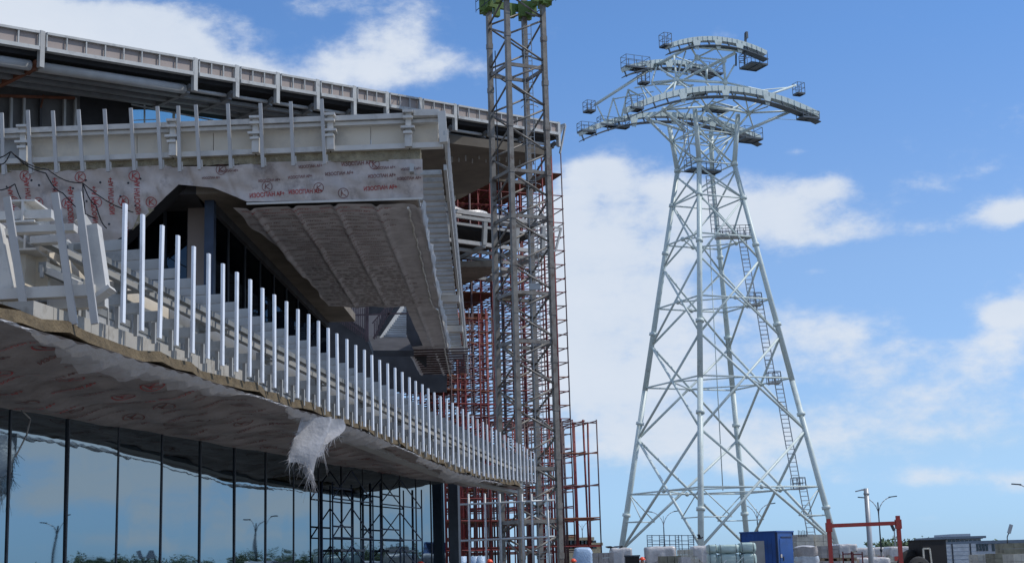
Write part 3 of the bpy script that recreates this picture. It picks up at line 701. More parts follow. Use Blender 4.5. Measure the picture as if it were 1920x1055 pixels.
# ================================================================== hanging black cables at the left
def cab(pts, label, r=.015):
    p3 = [PY(x, y, 34.6) for x, y in pts]; out = []
    for i in range(len(p3)-1):
        for k in range(6):
            t = k/6; out.append(lerp(p3[i], p3[i+1], t)-Z1*(.10*math.sin(math.pi*t)))
    out.append(p3[-1]); o = MB().path(out, r, 6).build('black_cable', 'wire', loc=p3[0]); tag(o, label, 'cable')
cab([(-20, 292), (20, 284), (90, 318), (155, 343), (250, 398)], 'longest black cable sagging from the upper balcony edge across the printed foil')
cab([(20, 284), (86, 325), (118, 362), (180, 410)], 'black cable splitting downwards from the left cable knot over the foil')
cab([(20, 285), (0, 308), (-20, 322)], 'short black cable dropping from the cable knot towards the left edge')
cab([(155, 343), (158, 380), (163, 415)], 'black cable hanging straight down in front of the printed foil')
cab([(156, 345), (180, 385), (200, 428)], 'black cable slanting down to the right from the second cable knot')
cab([(-20, 352), (28, 345), (50, 385)], 'low black cable looping in front of the red lettering at far left')
wl = [PD(40, 768, DG-.3), PD(57, 785, DG-.45), PD(50, 815, DG-.5), PD(30, 854, DG-.5)]
tag(MB().path(wl, .015, 6).build('loose_wire', 'conc', loc=wl[0]), 'pale loose wire dangling below the soffit before the dark glass', 'wire')
# ================================================================== CONSTRUCTION CRANE MAST
YM = 76.
cb = PY(997, 1056, YM); MC = V((cb.x, YM, 0)); rM = 56*YM/FPX; aM = R_(162)
MT = thing('crane_mast', 'tall grey square lattice crane mast with green collar at its top', 'crane', MC)
legs = [MC+V((rM*math.cos(aM+k*math.pi/2), rM*math.sin(aM+k*math.pi/2), 0)) for k in range(4)]     # left, front, right, back
ctr = MC
for p in legs:
    u = (p-ctr).normalized(); w = Z1.cross(u)
    e1 = (u+w).normalized(); e2 = (u-w).normalized()
    m = MB(); s_ = .122
    m.box(p+Z1*16.2, e1*s_, e2*s_, Z1*16.2)
    for z in [k*2.45+2.0 for k in range(13)]: m.box(p+Z1*z, e1*(s_+.02), e2*(s_+.02), Z1*.14)
    m.build('leg', 'mast', MT)
for f in range(4):
    A, B2 = legs[f], legs[(f+1) % 4]
    ax = (B2-A).normalized()
    for k in range(12):
        z0 = 1.9+k*2.45
        sw = f in (1, 3)
        p_, q_ = (A, B2) if sw else (B2, A)
        MB().tube(p_+Z1*(z0+.08), q_+Z1*(z0+1.14), .055, 8).build('brace', 'mast', MT)
        MB().tube(q_+Z1*(z0+1.3), p_+Z1*(z0+2.37), .055, 8).build('brace', 'mast', MT)
for k, z in enumerate((3.7, 6.3, 12.7, 15.2, 19.2, 21.6, 27.3)):
    m = MB(); hs = rM/math.sqrt(2)
    for f in range(4): m.beam(legs[f]+Z1*z, legs[(f+1) % 4]+Z1*z, .10, .18)
    if k % 2 or k == 0:
        c_ = [lerp(ctr, p, .9)+Z1*(z+.1) for p in legs]; m.poly(c_[:2]+[lerp(c_[1], c_[2], .55), lerp(c_[0], c_[3], .55)]); m.poly([q-Z1*.06 for q in c_[:2]+[lerp(c_[1], c_[2], .55), lerp(c_[0], c_[3], .55)]])
    m.build('platform', 'mast', MT)
ld = MB(); lx = lerp(legs[2], legs[3], .45)*.6+ctr*.4
for s in (-.2, .2): ld.beam(lx+V((s, 0, .2)), lx+V((s+.0, 0, 30)), .04, .05, (0, 1, 0))
for k in range(98): ld.beam(lx+V((-.2, 0, .4+k*.3)), lx+V((.2, 0, .4+k*.3)), .03, .03)
for k in range(24):
    z = 1+k*1.06; pr = [lx+V((.45*math.cos(t), -.1-.5*math.sin(t), z)) for t in (0, .6, 1.2, 1.9, 2.5, 3.14)]
    if k % 2: ld.path(pr, .02, 4)
ld.build('ladder', 'galv', MT)
el = MB(); el.beam(lerp(legs[0], legs[1], .3)+Z1*.2, lerp(legs[0], legs[1], .3)+Z1*28.5, .05, .05, (0, 1, 0)); el.build('cable_duct', 'dark', MT)
MB().box(lerp(legs[1], legs[2], .55)+Z1*15.6+V((0, .3, 0)), (.28, 0, 0), (0, .06, 0), (0, 0, .17)).build('floodlight', 'galv', MT)
zg = PY(950, 0, YM-1).z
co = MB()
for f in range(4):
    A, B2 = legs[f], legs[(f+1) % 4]; o_ = ((A+B2)/2-ctr).normalized()*.25
    co.beam(A+o_+Z1*(zg+.5), B2+o_+Z1*(zg+.5), .2, .4)
    for s in (.0, .28, .72, 1.): co.beam(lerp(A, B2, s)+o_+Z1*(zg-.18+.1*(s == .28)), lerp(A, B2, s)+o_+Z1*(zg+.3), .3, .3, o_)
    co.poly([A+o_*1.3+Z1*(zg+.2), lerp(A, B2, .3)+o_*1.3+Z1*(zg-.15), lerp(A, B2, .5)+o_*1.3+Z1*(zg+.2)])
for p in legs: co.box(p+(p-ctr).normalized()*.15+Z1*(zg+.35), (.36, 0, 0), (0, .36, 0), (0, 0, .42))
co.build('climbing_collar', 'green', MT)
rl = MB()
for f in (0, 1, 2):
    A, B2 = legs[f], legs[(f+1) % 4]; o_ = ((A+B2)/2-ctr).normalized()*.5
    for s in (-.25, .25, .75, 1.25):
        rl.beam(lerp(A, B2, s)+o_+Z1*zg, lerp(A, B2, s)+o_+Z1*(zg+1.2), .03, .03, (0, 1, 0))
    for h in (.1, .6, 1.2): rl.beam(lerp(A, B2, -.25)+o_+Z1*(zg+h), lerp(A, B2, 1.25)+o_+Z1*(zg+h), .03, .03)
rl.build('railing', 'dark', MT)
MB().box(MC+Z1*.15, (1.7, 0, 0), (0, 1.7, 0), (0, 0, .15)).build('base', 'conc', MT)

# ================================================================== RED SCAFFOLDS
def birdcage(name, label, corner, nx, ny, dx, dy, zs, ztop, e1a, r, skip=None):
    e1 = V((math.cos(R_(e1a)), math.sin(R_(e1a)), 0)); e2 = V((math.cos(R_(e1a+90)), math.sin(R_(e1a+90)), 0))
    T = thing(name, label, 'scaffold', (corner.x, corner.y, 0)); T['group'] = 'red scaffolds beyond the crane mast'
    c = V((corner.x, corner.y, 0))
    std = 0
    for i in range(nx):
        for j in range(ny):
            p = c+e2*(i*dx)+e1*(j*dy)
            t_ = ztop-(0 if (i < 2) else .0)
            MB().tube(p, p+Z1*t_+V((random.gauss(0, .06), random.gauss(0, .06), 0)), r*(1.5 if (i+j) % 4 == 1 else 1), 6).build('standard', 'scaf' if (i+j) % 3 else 'scafdark', T)
    cnt = {'ledger': 0, 'transom': 0}; ex = {'ledger': MB(), 'transom': MB()}
    def member(nm, p, q):
        cnt[nm] += 1
        p, q = p+V((0, 0, random.gauss(0, .03))), q+V((0, 0, random.gauss(0, .03)))
        if cnt[nm] <= 99: MB().tube(p, q, r*.85, 6).build(nm, random.choice(('scaf', 'scafdark', 'scaf', 'rust', 'scafdark')), T)
        else: ex[nm].tube(p, q, r*.85, 6)
    for li, z in enumerate(zs):
        for j in range(ny): member('ledger', c+e1*(j*dy)+Z1*z, c+e1*(j*dy)+e2*((nx-1)*dx)+Z1*z)
        for i in range(nx): member('transom', c+e2*(i*dx)+Z1*(z+.06), c+e2*(i*dx)+e1*((ny-1)*dy)+Z1*(z+.06))
    for nm in ex:
        if ex[nm].v: o = ex[nm].build(nm, 'scaf', T); o['kind'] = 'stuff'
    return T, c, e1, e2
cS = PY(1067, 700, 104.)
z0s = [1.0*k+1.4 for k in range(27)]
T1, c1, e1, e2 = birdcage('red_scaffold', 'taller red birdcage scaffold rising behind the crane mast up to the roof end', cS, 13, 5, .80, 2.2, z0s, PY(1055, 283, 104).z, 111, .046)
def deck(T, c, e1, e2, z, a0, a1, b0, b1, m='rust'):
    p = c+Z1*z; o = MB().hexa([p+e2*a0+e1*b0, p+e2*a1+e1*b0, p+e2*a1+e1*b1, p+e2*a0+e1*b1]+[q+Z1*.08 for q in (p+e2*a0+e1*b0, p+e2*a1+e1*b0, p+e2*a1+e1*b1, p+e2*a0+e1*b1)]); o.build('deck', m, T)
for (z, a0, a1, b0, b1) in ((PY(960, 350, 104).z, 2, 8.6, 0, 6.6), (PY(960, 330, 104).z, .0, 1.9, 0, 6.6), (PY(900, 560, 104).z, 5.2, 9.4, 0, 6.6), (PY(900, 590, 102).z, 5.8, 9.4, 0, 6.6), (PY(850, 720, 104).z, 7.6, 9.5, 0, 6.6), (PY(960, 452, 104).z, 5, 9.4, 2, 6.6)):
    deck(T1, c1, e1, e2, z, a0, a1, b0, b1)
MB().poly([c1+e2*3+e1*6.7+Z1*PY(960, 400, 104).z, c1+e2*10+e1*6.7+Z1*PY(960, 400, 104).z, c1+e2*10+e1*6.7+Z1*PY(960, 340, 104).z, c1+e2*3+e1*6.7+Z1*PY(960, 335, 104).z]).build('screen', 'rust', T1)
cS2 = PY(1128, 1040, 92.)
zt2 = PY(1120, 786, 92).z
z2s = [PY(1122, y, 92).z for y in (1022, 971, 909, 848, 790)]
T2, c2, f1, f2 = birdcage('red_scaffold', 'lower red scaffold standing at the right foot of the crane mast', cS2, 14, 4, .80, 1.7, z2s, zt2, 111, .042)
deck(T2, c2, f1, f2, z2s[1]-.1, 0, 10, 0, 1.2); deck(T2, c2, f1, f2, z2s[1]-.1, 6, 10.2, 1.2, 5); deck(T2, c2, f1, f2, z2s[0]-.1, 4, 10.2, 0, 4); deck(T2, c2, f1, f2, z2s[2]-.1, 5, 10.2, 2.5, 5)
# inner deeper scaffold seen between posts and mast
cS3 = PY(935, 1040, 84.)
T3, c3, g1, g2 = birdcage('red_scaffold', 'dense red scaffold packed between the balcony end and the crane mast', cS3, 11, 4, .46, .9, [PY(900, y, 84).z for y in (1030, 975, 935, 905, 880, 855, 830, 805, 782, 760, 735, 712, 690, 668, 645, 622, 600)], PY(900, 580, 84).z, 118, .036)
deck(T3, c3, g1, g2, PY(900, 733, 84).z, 2.0, 4.4, 0, 2.2); deck(T3, c3, g1, g2, PY(900, 708, 84).z, 2.4, 4.4, 0, 2.2); deck(T3, c3, g1, g2, PY(900, 978, 84).z, 0, 4.5, 0, 2.2)
# grey tube frame in front
T4 = thing('tube_frame', 'light grey galvanised tube frame standing before the red scaffolds', 'scaffold', PY(950, 1040, 73) * 1)
T4.location.z = 0
gx = [855, 879, 910, 938, 980, 998, 1028]
for x in gx:
    p = PY(x+2, 1050, 73); p.z = 0; t_ = PY(x, 925, 73).z
    MB().tube(p, V((p.x, p.y, t_)), .05, 8).build('standard', 'galv', T4)
for y in (941, 1009): MB().tube(PY(846, y+5, 73), PY(1040, y-4, 73), .05, 8).build('ledger', 'galv', T4)
# blue scaffold towers in front of the glass
def bscaf(x0, x1, ytop, D, label):
    p = PD(x0, 1040, D); q = PD(x1, 1040, D); z1 = PD(x0, ytop, D).z
    T = thing('scaffold_tower', label, 'scaffold', (p.x, p.y, 0)); T['group'] = 'dark scaffold towers before the glass'
    p.z = q.z = 0; mid = lerp(p, q, .45); back = DD*.3
    for c in (p, mid, q):
        for b in ((V((0, 0, 0)),) if c is mid else (V((0, 0, 0)), back)): MB().tube(c+b, c+b+Z1*z1, .024, 6).build('standard', 'bluescaf', T)
    z = .4
    while z < z1:
        for b in (V((0, 0, 0)),): MB().tube(p+b+Z1*z, q+b+Z1*z, .02, 6).build('ledger', 'bluescaf', T)
        MB().tube(p+b+Z1*(z+.3), mid+b+Z1*(z+.3), .025, 6).build('ledger', 'bluescaf', T)
        MB().tube(p+Z1*z, mid+Z1*(z+.85), .02, 6).build('brace', 'bluescaf', T); MB().tube(q+Z1*z, mid+Z1*(z+.85), .02, 6).build('brace', 'bluescaf', T)
        z += 1.05
    for z in (2.16, .45): MB().box((p+q)/2+back*.5+Z1*z, (q-p)*.3, back*.45, Z1*.03).build('deck', 'dark', T)
    return T
bscaf(624, 700, 903, DG-.32, 'left dark scaffold tower standing before the blue glass')
bscaf(714, 792, 905, DG-.32, 'right dark scaffold tower nearest the glass corner')
# ================================================================== CABLE CAR TOWER
TCX = 20.4; TC = V((TCX, 150, 0)); TW = thing('cable_car_tower', 'pale green white tubular lattice cable car tower with curved saddles on its head', 'tower', TC)
aT = R_(160); zB, zW = 2.7, 41.4; rB, rW = 10.75, 3.0
def tr_(z): return lerp(rB, rW, (z-zB)/(zW-zB))
def leg(k, z): 
    r = tr_(z) if z <= zW else rW+(z-zW)*.13
    t = aT+k*math.pi/2; return TC+V((r*math.cos(t), r*math.sin(t), z))
def zfront(y):
    lo_, hi_ = 0, 70
    for _ in range(40):
        md = (lo_+hi_)/2
        if proj(leg(1, md))[1] > y: lo_ = md
        else: hi_ = md
    return lo_
nodes = [zB]+[zfront(y) for y in (803, 623, 479, 364, 312)]
rings = [zfront(y) for y in (912, 703, 553, 436, 374)]
for k in range(4):
    m = MB(); m.tube(leg(k, 0), leg(k, zB+16), .29, 14, .28); m.tube(leg(k, zB+16), leg(k, zW), .28, 14, .25)
    zt_ = zfront(205) if k in (1, 2) else zfront(212)
    m.tube(leg(k, zW), leg(k, zt_), .25, 14, .25)
    for z in (zB+3.5, nodes[1]+1.6, nodes[2]+1.2, nodes[3]+1.6, nodes[4], zW): 
        p = leg(k, z); d = (leg(k, z+1)-leg(k, z-1)).normalized(); m.tube(p-d*.16, p+d*.16, .42 if z < 30 else .36, 14)
    m.build('leg', 'tower', TW)
    m = MB(); m.box(leg(k, 0)+Z1*.4, (1.2, 0, 0), (0, 1.2, 0), (0, 0, .4)); m.build('footing', 'conc', TW)
def br(p, q, r=.16, name='brace', m='tower'): return MB().tube(p, q, r*.66, 10).build(name, m, TW)
for k in range(4):
    for i in range(5):
        z0, z1 = nodes[i], nodes[i+1]; rr = (.21, .19, .17, .15, .14)[i]
        br(leg(k, z0), leg(k+1, z1), rr); br(leg(k+1, z0), leg(k, z1), rr)
    for i in range(4):
        br(leg(k, rings[i]), leg(k+1, rings[i]), .13, 'strut')
    z0, z1 = nodes[0], rings[0]
    # secondary members in the lowest panel
    zz = lerp(z0, z1, .5); A, B2 = leg(k, zz), leg(k+1, zz); cr = lerp(leg(k, z1), leg(k+1, z1), .5)
    hA = lerp(leg(k, z0), cr, .5); hB = lerp(leg(k+1, z0), cr, .5)
    br(A, hA, .09, 'strut'); br(B2, hB, .09, 'strut'); br(leg(k, z1), hA, .09, 'strut'); br(leg(k+1, z1), hB, .09, 'strut')
for i in range(4):
    md = [lerp(leg(k, rings[i]), leg(k+1, rings[i]), .5) for k in range(4)]
    for k in range(4): br(md[k], md[(k+1) % 4], .11, 'strut')
    for k in range(4): MB().ball(md[k], .24, .24, .24, 10, 8).build('node', 'tower', TW)
for k in range(4):
    for (za, zb_) in ((zW, zW+3.2), (zW+3.2, zW+6.2)): br(leg(k, za), leg(k+1, zb_), .12); br(leg(k+1, za), leg(k, zb_), .12)
    br(leg(k, zW+3.2), leg(k+1, zW+3.2), .11, 'strut')
for k in range(4): br(leg(k, nodes[4]), leg(k+1, nodes[4]), .12, 'strut'); br(leg(k, zW), leg(k+1, zW), .12, 'strut')
ht = MB().tube(lerp(leg(0, rings[3]), leg(2, rings[3]), .5), lerp(leg(0, rings[0]), leg(2, rings[0]), .5), .05, 6).build('hanging_line', 'tower', TW)
# head: planes along the ropes (u) and across (v, positive = away)
UU = V((math.cos(R_(25)), math.sin(R_(25)), 0)); VV = V((-UU.y, UU.x, 0))
def PV(x, y, v): return PP(x, y, TC+VV*v, VV)
def UZ(x, y, v): q = PV(x, y, v); return (q-TC).dot(UU), q.z
def HW(u, v, z): return TC+UU*u+VV*v+Z1*z
def lag(pts):
    (x0, y0), (x1, y1), (x2, y2) = pts
    return lambda x: y0*(x-x1)*(x-x2)/((x0-x1)*(x0-x2))+y1*(x-x0)*(x-x2)/((x1-x0)*(x1-x2))+y2*(x-x0)*(x-x1)/((x2-x0)*(x2-x1))
def saddle(v, u0, u1, zf, h, w, n, walk0, walk1):
    m = MB()
    for k in range(n):
        a_, b_ = lerp(u0, u1, k/n), lerp(u0, u1, (k+1)/n)
        m.beam(HW(a_, v, zf(a_)-h/2), HW(b_, v, zf(b_)-h/2), w, h)
        mid = (a_+b_)/2
        m.beam(HW(a_, v-w/2-.02, zf(a_)-h), HW(a_, v-w/2-.02, zf(a_)), .05, .06, VV)
    m.beam(HW(u0, v, zf(u0)+.02), HW(u0+.1, v, zf(u0)), w, .05)
    o = m.build('rope_saddle', 'tower', TW)
    m = MB()
    for k in range(n):
        a_, b_ = lerp(u0, u1, k/n), lerp(u0, u1, (k+1)/n)
        m.beam(HW(a_, v-.1, zf(a_)-h-.55), HW(b_, v-.1, zf(b_)-h-.55), 1.0, .07)
        if k % 2 == 0: m.beam(HW(a_, v-.3, zf(a_)-h), HW(a_+.25, v-.3, zf(a_)-h-.6), .09, .16, VV)
    m.build('saddle_walkway', 'gantry', o)
    for uu in (lerp(u0, u1, .28), lerp(u0, u1, .50), lerp(u0, u1, .72)):
        q = MB(); q.poly([HW(uu-.5, v-w/2-.05, zf(uu)-h+.1), HW(uu+.5, v-w/2-.05, zf(uu)-h+.1), HW(uu+.2, v-w/2-.05, zf(uu)-h-.9), HW(uu-.2, v-w/2-.05, zf(uu)-h-.9)][::-1])
        q.beam(HW(uu-.4, v-w/2, zf(uu)-h), HW(uu-.15, v-w/2, zf(uu)-h-.9), .08, .08); q.beam(HW(uu+.4, v-w/2, zf(uu)-h), HW(uu+.15, v-w/2, zf(uu)-h-.9), .08, .08); q.build('saddle_lug', 'tower', o)
    return o
def basket(c, lu, lv, h, name='platform'):
    lu *= .85; lv *= .85; m = MB(); m.box(c, UU*(lu/2), VV*(lv/2), Z1*.05)
    for s in (-1, 1): m.beam(c-UU*(lu/2)+VV*(s*lv/2)-Z1*.08, c+UU*(lu/2)+VV*(s*lv/2)-Z1*.08, .08, .14)
    for s in (-1, 0, 1): m.beam(c+UU*(s*lu/2)-VV*(lv/2)-Z1*.08, c+UU*(s*lu/2)+VV*(lv/2)-Z1*.08, .08, .14)
    p = m.build(name, 'gantry', TW); r = MB(); n = max(2, round(lu/.9))
    for s in (-1, 1):
        for k in range(n+1): q = c+UU*(lu*(k/n-.5))+VV*(s*lv/2); r.beam(q, q+Z1*h, .05, .05, UU)
        for hh in (.5, 1.): r.beam(c-UU*(lu/2)+VV*(s*lv/2)+Z1*(h*hh), c+UU*(lu/2)+VV*(s*lv/2)+Z1*(h*hh), .04, .04)
    for s in (-1, 1):
        for hh in (.5, 1.): r.beam(c+UU*(s*lu/2)-VV*(lv/2)+Z1*(h*hh), c+UU*(s*lu/2)+VV*(lv/2)+Z1*(h*hh), .04, .04)
    r.build('railing', 'gantry', p)
nl = [UZ(1172, 203, -5), UZ(1325, 163, -5), UZ(1532, 212, -5)]; zfl = lag(nl)
saddle(-5, nl[0][0], nl[2][0], zfl, .56, .8, 30, 0, 0)
fl0 = UZ(1088, 246, 5)[0]; dz5 = UZ(1088, 246, 5)[1]-zfl(fl0)
saddle(5, fl0, nl[2][0]-.5, lambda u: zfl(u)+dz5*max(0, min(1, (4-u)/12)), .50, .8, 30, 0, 0)
nu = [UZ(1250, 84, -4), UZ(1325, 70, -4), UZ(1434, 97, -4)]; zfu = lag(nu)
saddle(-4, nu[0][0], nu[2][0], zfu, .46, .7, 20, 0, 0)
f2 = UZ(1168, 128, 4); dz4 = f2[1]-zfu(f2[0]) if f2[0] > nu[0][0]-6 else 0
saddle(4, f2[0], nu[2][0]-1.5, lambda u: zfu(u)+dz4*max(0, min(1, (2-u)/8)), .42, .7, 20, 0, 0)
def T_(x0, y0, v0, x1, y1, v1, r=.16): br(PV(x0, y0, v0), PV(x1, y1, v1), r)
HT = [(1115, 197, 5, 1232, 122, 4, .24), (1232, 122, 4, 1303, 82, -4, .27), (1303, 138, 1.5, 1378, 100, -4, .25), (1303, 138, 1.5, 1250, 168, 4.5, .2),
 (1268, 150, -3, 1360, 155, -3, .22), (1268, 150, -3, 1307, 108, -3, .17), (1307, 108, -3, 1360, 153, -3, .17), (1307, 108, -3, 1357, 113, -3, .13), (1360, 152, -3, 1357, 113, -3, .20), (1360, 152, -3, 1377, 122, -3, .13),
 (1268, 150, -3, 1264, 105, -1, .16), (1268, 150, -3, 1286, 96, -4, .12), (1268, 150, -3, 1236, 127, 2, .16), (1268, 150, -3, 1222, 155, 1, .17), (1360, 155, -3, 1440, 172, -4, .16), (1268, 150, -3, 1292, 168, -4.5, .15), (1268, 150, -3, 1262, 172, -4.5, .15), (1268, 150, -3, 1240, 180, -4.5, .12), (1307, 108, -3, 1340, 92, -4, .14), (1300, 88, -4, 1385, 96, -4, .18), (1307, 108, -3, 1296, 90, -4, .16), (1357, 113, -3, 1345, 95, -4, .08), (1357, 115, -3, 1338, 132, 2, .12),
 (1222, 155, 1, 1232, 122, 4, .14), (1325, 148, 3, 1325, 128, 3, .18), (1325, 150, 3, 1300, 125, 4, .12), (1290, 140, 4, 1240, 132, 4, .16), (1345, 140, 3, 1360, 155, -3, .12), (1320, 152, 3, 1345, 175, -4, .15), (1232, 122, 4, 1285, 118, 4, .13), (1262, 105, -1, 1300, 118, 4, .12), (1250, 140, 4, 1300, 165, 4, .14), (1222, 158, 4, 1300, 160, 4, .14),
 # left boom truss over the far saddle
 (1120, 199, 5, 1136, 232, 5, .12), (1150, 184, 5, 1137, 230, 5, .13), (1150, 184, 5, 1162, 222, 5, .12), (1178, 168, 5, 1166, 218, 5, .15), (1178, 168, 5, 1200, 180, 5, .13), (1150, 186, 5, 1225, 172, 5, .10), (1178, 170, 5, 1190, 205, 5, .12), (1200, 155, 5, 1225, 185, 3, .13), (1200, 160, 5, 1215, 190, 3, .12), (1190, 165, 5, 1268, 152, -3, .13), (1222, 155, 1, 1245, 180, -4, .1),
 # right boom
 (1420, 186, 4, 1492, 160, 5, .20), (1400, 172, 3, 1480, 164, 5, .10), (1425, 188, 4, 1400, 205, 4, .12),
 # lower near truss
 (1215, 222, 2.5, 1245, 206, -3, .15), (1245, 206, -3, 1325, 200, -3, .17), (1325, 200, -3, 1404, 212, -3, .18), (1404, 212, -3, 1485, 208, -4.5, .15), (1215, 221, 2.5, 1325, 165, -4.6, .16), (1215, 224, 2.5, 1285, 246, 0, .20), (1216, 225, 2.5, 1262, 270, 2, .2),
 (1245, 208, -3, 1285, 246, -2, .19), (1325, 202, -3, 1300, 242, -2, .15), (1325, 202, -3, 1363, 248, -2, .16), (1404, 214, -3, 1372, 252, -2, .16), (1485, 208, -4.5, 1372, 256, -2, .24), (1404, 212, -3, 1330, 196, -3, .13),
 (1404, 212, -3, 1398, 185, -4.6, .11), (1404, 212, -3, 1430, 195, -4.6, .12), (1404, 212, -3, 1440, 200, -4.6, .10), (1404, 212, -3, 1375, 188, -4.6, .12), (1404, 213, -3, 1412, 238, 1, .12), (1325, 200, -3, 1312, 180, -4.6, .13), (1325, 200, -3, 1380, 178, -4.6, .13), (1245, 206, -3, 1262, 192, -4.6, .12), (1245, 206, -3, 1310, 190, -4.6, .1), (1325, 200, -3, 1345, 178, -4.6, .1), (1485, 208, -4.5, 1505, 198, -5, .12), (1440, 222, 2, 1508, 226, -4.5, .05),
 (1300, 252, -2.1, 1362, 253, -2.1, .16), (1308, 270, 1, 1362, 256, 1, .12), (1300, 268, -2.1, 1334, 304, -2.1, .16), (1364, 266, -2.1, 1340, 304, -2.1, .17), (1262, 268, 2, 1280, 296, 0, .15), (1290, 250, 2, 1272, 305, 2, .13), (1308, 236, 1, 1330, 262, 2, .12), (1338, 276, 2, 1365, 312, 0, .12), (1325, 215, 2, 1355, 232, 2, .2), (1275, 262, 2, 1320, 245, 2, .14), (1300, 210, 3, 1370, 205, 3, .14), (1290, 225, 3, 1260, 200, 3, .14), (1335, 190, 3, 1390, 205, 3, .14), (1345, 215, 3, 1390, 232, 4, .2)]
for t in HT: T_(*t)
for (x, y, v) in ((1268, 150, -3), (1360, 155, -3), (1307, 108, -3), (1357, 114, -3), (1325, 200, -3), (1404, 212, -3), (1215, 222, 2.5), (1232, 122, 4), (1245, 206, -3)):
    MB().ball(PV(x, y, v), .3, .3, .3, 10, 8).build('node', 'tower', TW)
for (x, y, v, lu, lv, h) in ((1105, 208, 5, 1.1, 1.2, 1.0), (1498, 176, 5, 1.1, 1.2, 1.2), (1207, 155, 1, 1.1, 1.1, 1.1), (1413, 124, -2.5, 2.4, 2.6, 1.3), (1192, 128, 4, 3.4, 1.4, 1.2), (1405, 262, 1.5, 2.6, 2.2, 1.2), (1190, 204, -5, 1.6, 1.4, 1.2), (1100, 247, 5, 2.0, 1.2, .9), (1515, 222, -5, 2.4, 1.4, .7), (1248, 86, -4, 1.0, 1.2, 1.2), (1318, 320, -1.2, 4.2, 1.6, 1.1), (1345, 205, 2, 3.2, 2, .2), (1300, 175, 2, 3, 2, .2), (1150, 236, 5, 4, 1., .8), (1320, 135, 4, 5.0, 1.2, 1.0)):
    basket(PV(x, y, v), lu, lv, h)
m = MB(); m.beam(PV(1397, 108, -4.2), PV(1398, 62, -4.2), .2, .2, UU); m.box(PV(1400, 66, -4.3), UU*.12, VV*.1, Z1*.35); m.build('wind_mast', 'gantry', TW)
m = MB(); m.beam(PV(1396, 100, -3.5), PV(1396, 122, -3.2), .14, .14, UU); m.beam(PV(1380, 100, -3.5), PV(1380, 124, -3.2), .14, .14, UU)
for k in range(6): m.beam(PV(1386, 98+4*k, -3.5), PV(1397, 98+4*k, -3.5), .05, .05)
m.build('ladder', 'gantry', TW)
# ladders and rest platforms down the right leg
def ladder(x0, y0, x1, y1, Yv, w=.5, m='galv'):
    p, q = PY(x0, y0, Yv), PY(x1, y1, Yv); o = MB(); s = V((w/2, 0, 0)); n = int((p-q).length/.42)
    o.beam(p-s, q-s, .09, .09, (0, 1, 0)); o.beam(p+s, q+s, .09, .09, (0, 1, 0))
    for k in range(n): c = lerp(p, q, k/n); o.beam(c-s, c+s, .06, .06)
    for k in range(n//3):
        c = lerp(p, q, (k*3+1)/n); o.path([c-s, c+V((-.3, .45, 0)), c+V((.3, .45, 0)), c+s], .03, 4)
    o.build('ladder', 'galv', TW)
for (x0, y0, x1, y1, w) in ((1283, 225, 1292, 312, .45), (1331, 330, 1342, 436, .8), (1389, 432, 1413, 578, .75), (1420, 548, 1449, 722, .75), (1456, 697, 1495, 915, .75), (1502, 896, 1522, 1005, .75)): ladder(x0, y0, x1, y1, 149, w, 'galv')
def tplat(x, y, lx, h=1.1):
    c = PY(x, y, 149); m = MB(); m.box(c, (lx/2, 0, 0), (0, .7, 0), (0, 0, .06)); p = m.build('platform', 'galv', TW); r = MB()
    n = max(2, int(lx/.6))
    for k in range(n+1):
        for yy in (-.7, .7): q = c+V((-lx/2+lx*k/n, yy, 0)); r.beam(q, q+Z1*h, .05, .05, (0, 1, 0))
    for yy in (-.7, .7):
        for hh in (.5, 1): r.beam(c+V((-lx/2, yy, h*hh)), c+V((lx/2, yy, h*hh)), .05, .05)
    r.build('railing', 'dark', p)
tplat(1375, 445, 3.6); tplat(1416, 572, 1.2); tplat(1451, 718, 1.2); tplat(1497, 916, 1.2); tplat(1360, 443, 2.0, .3)

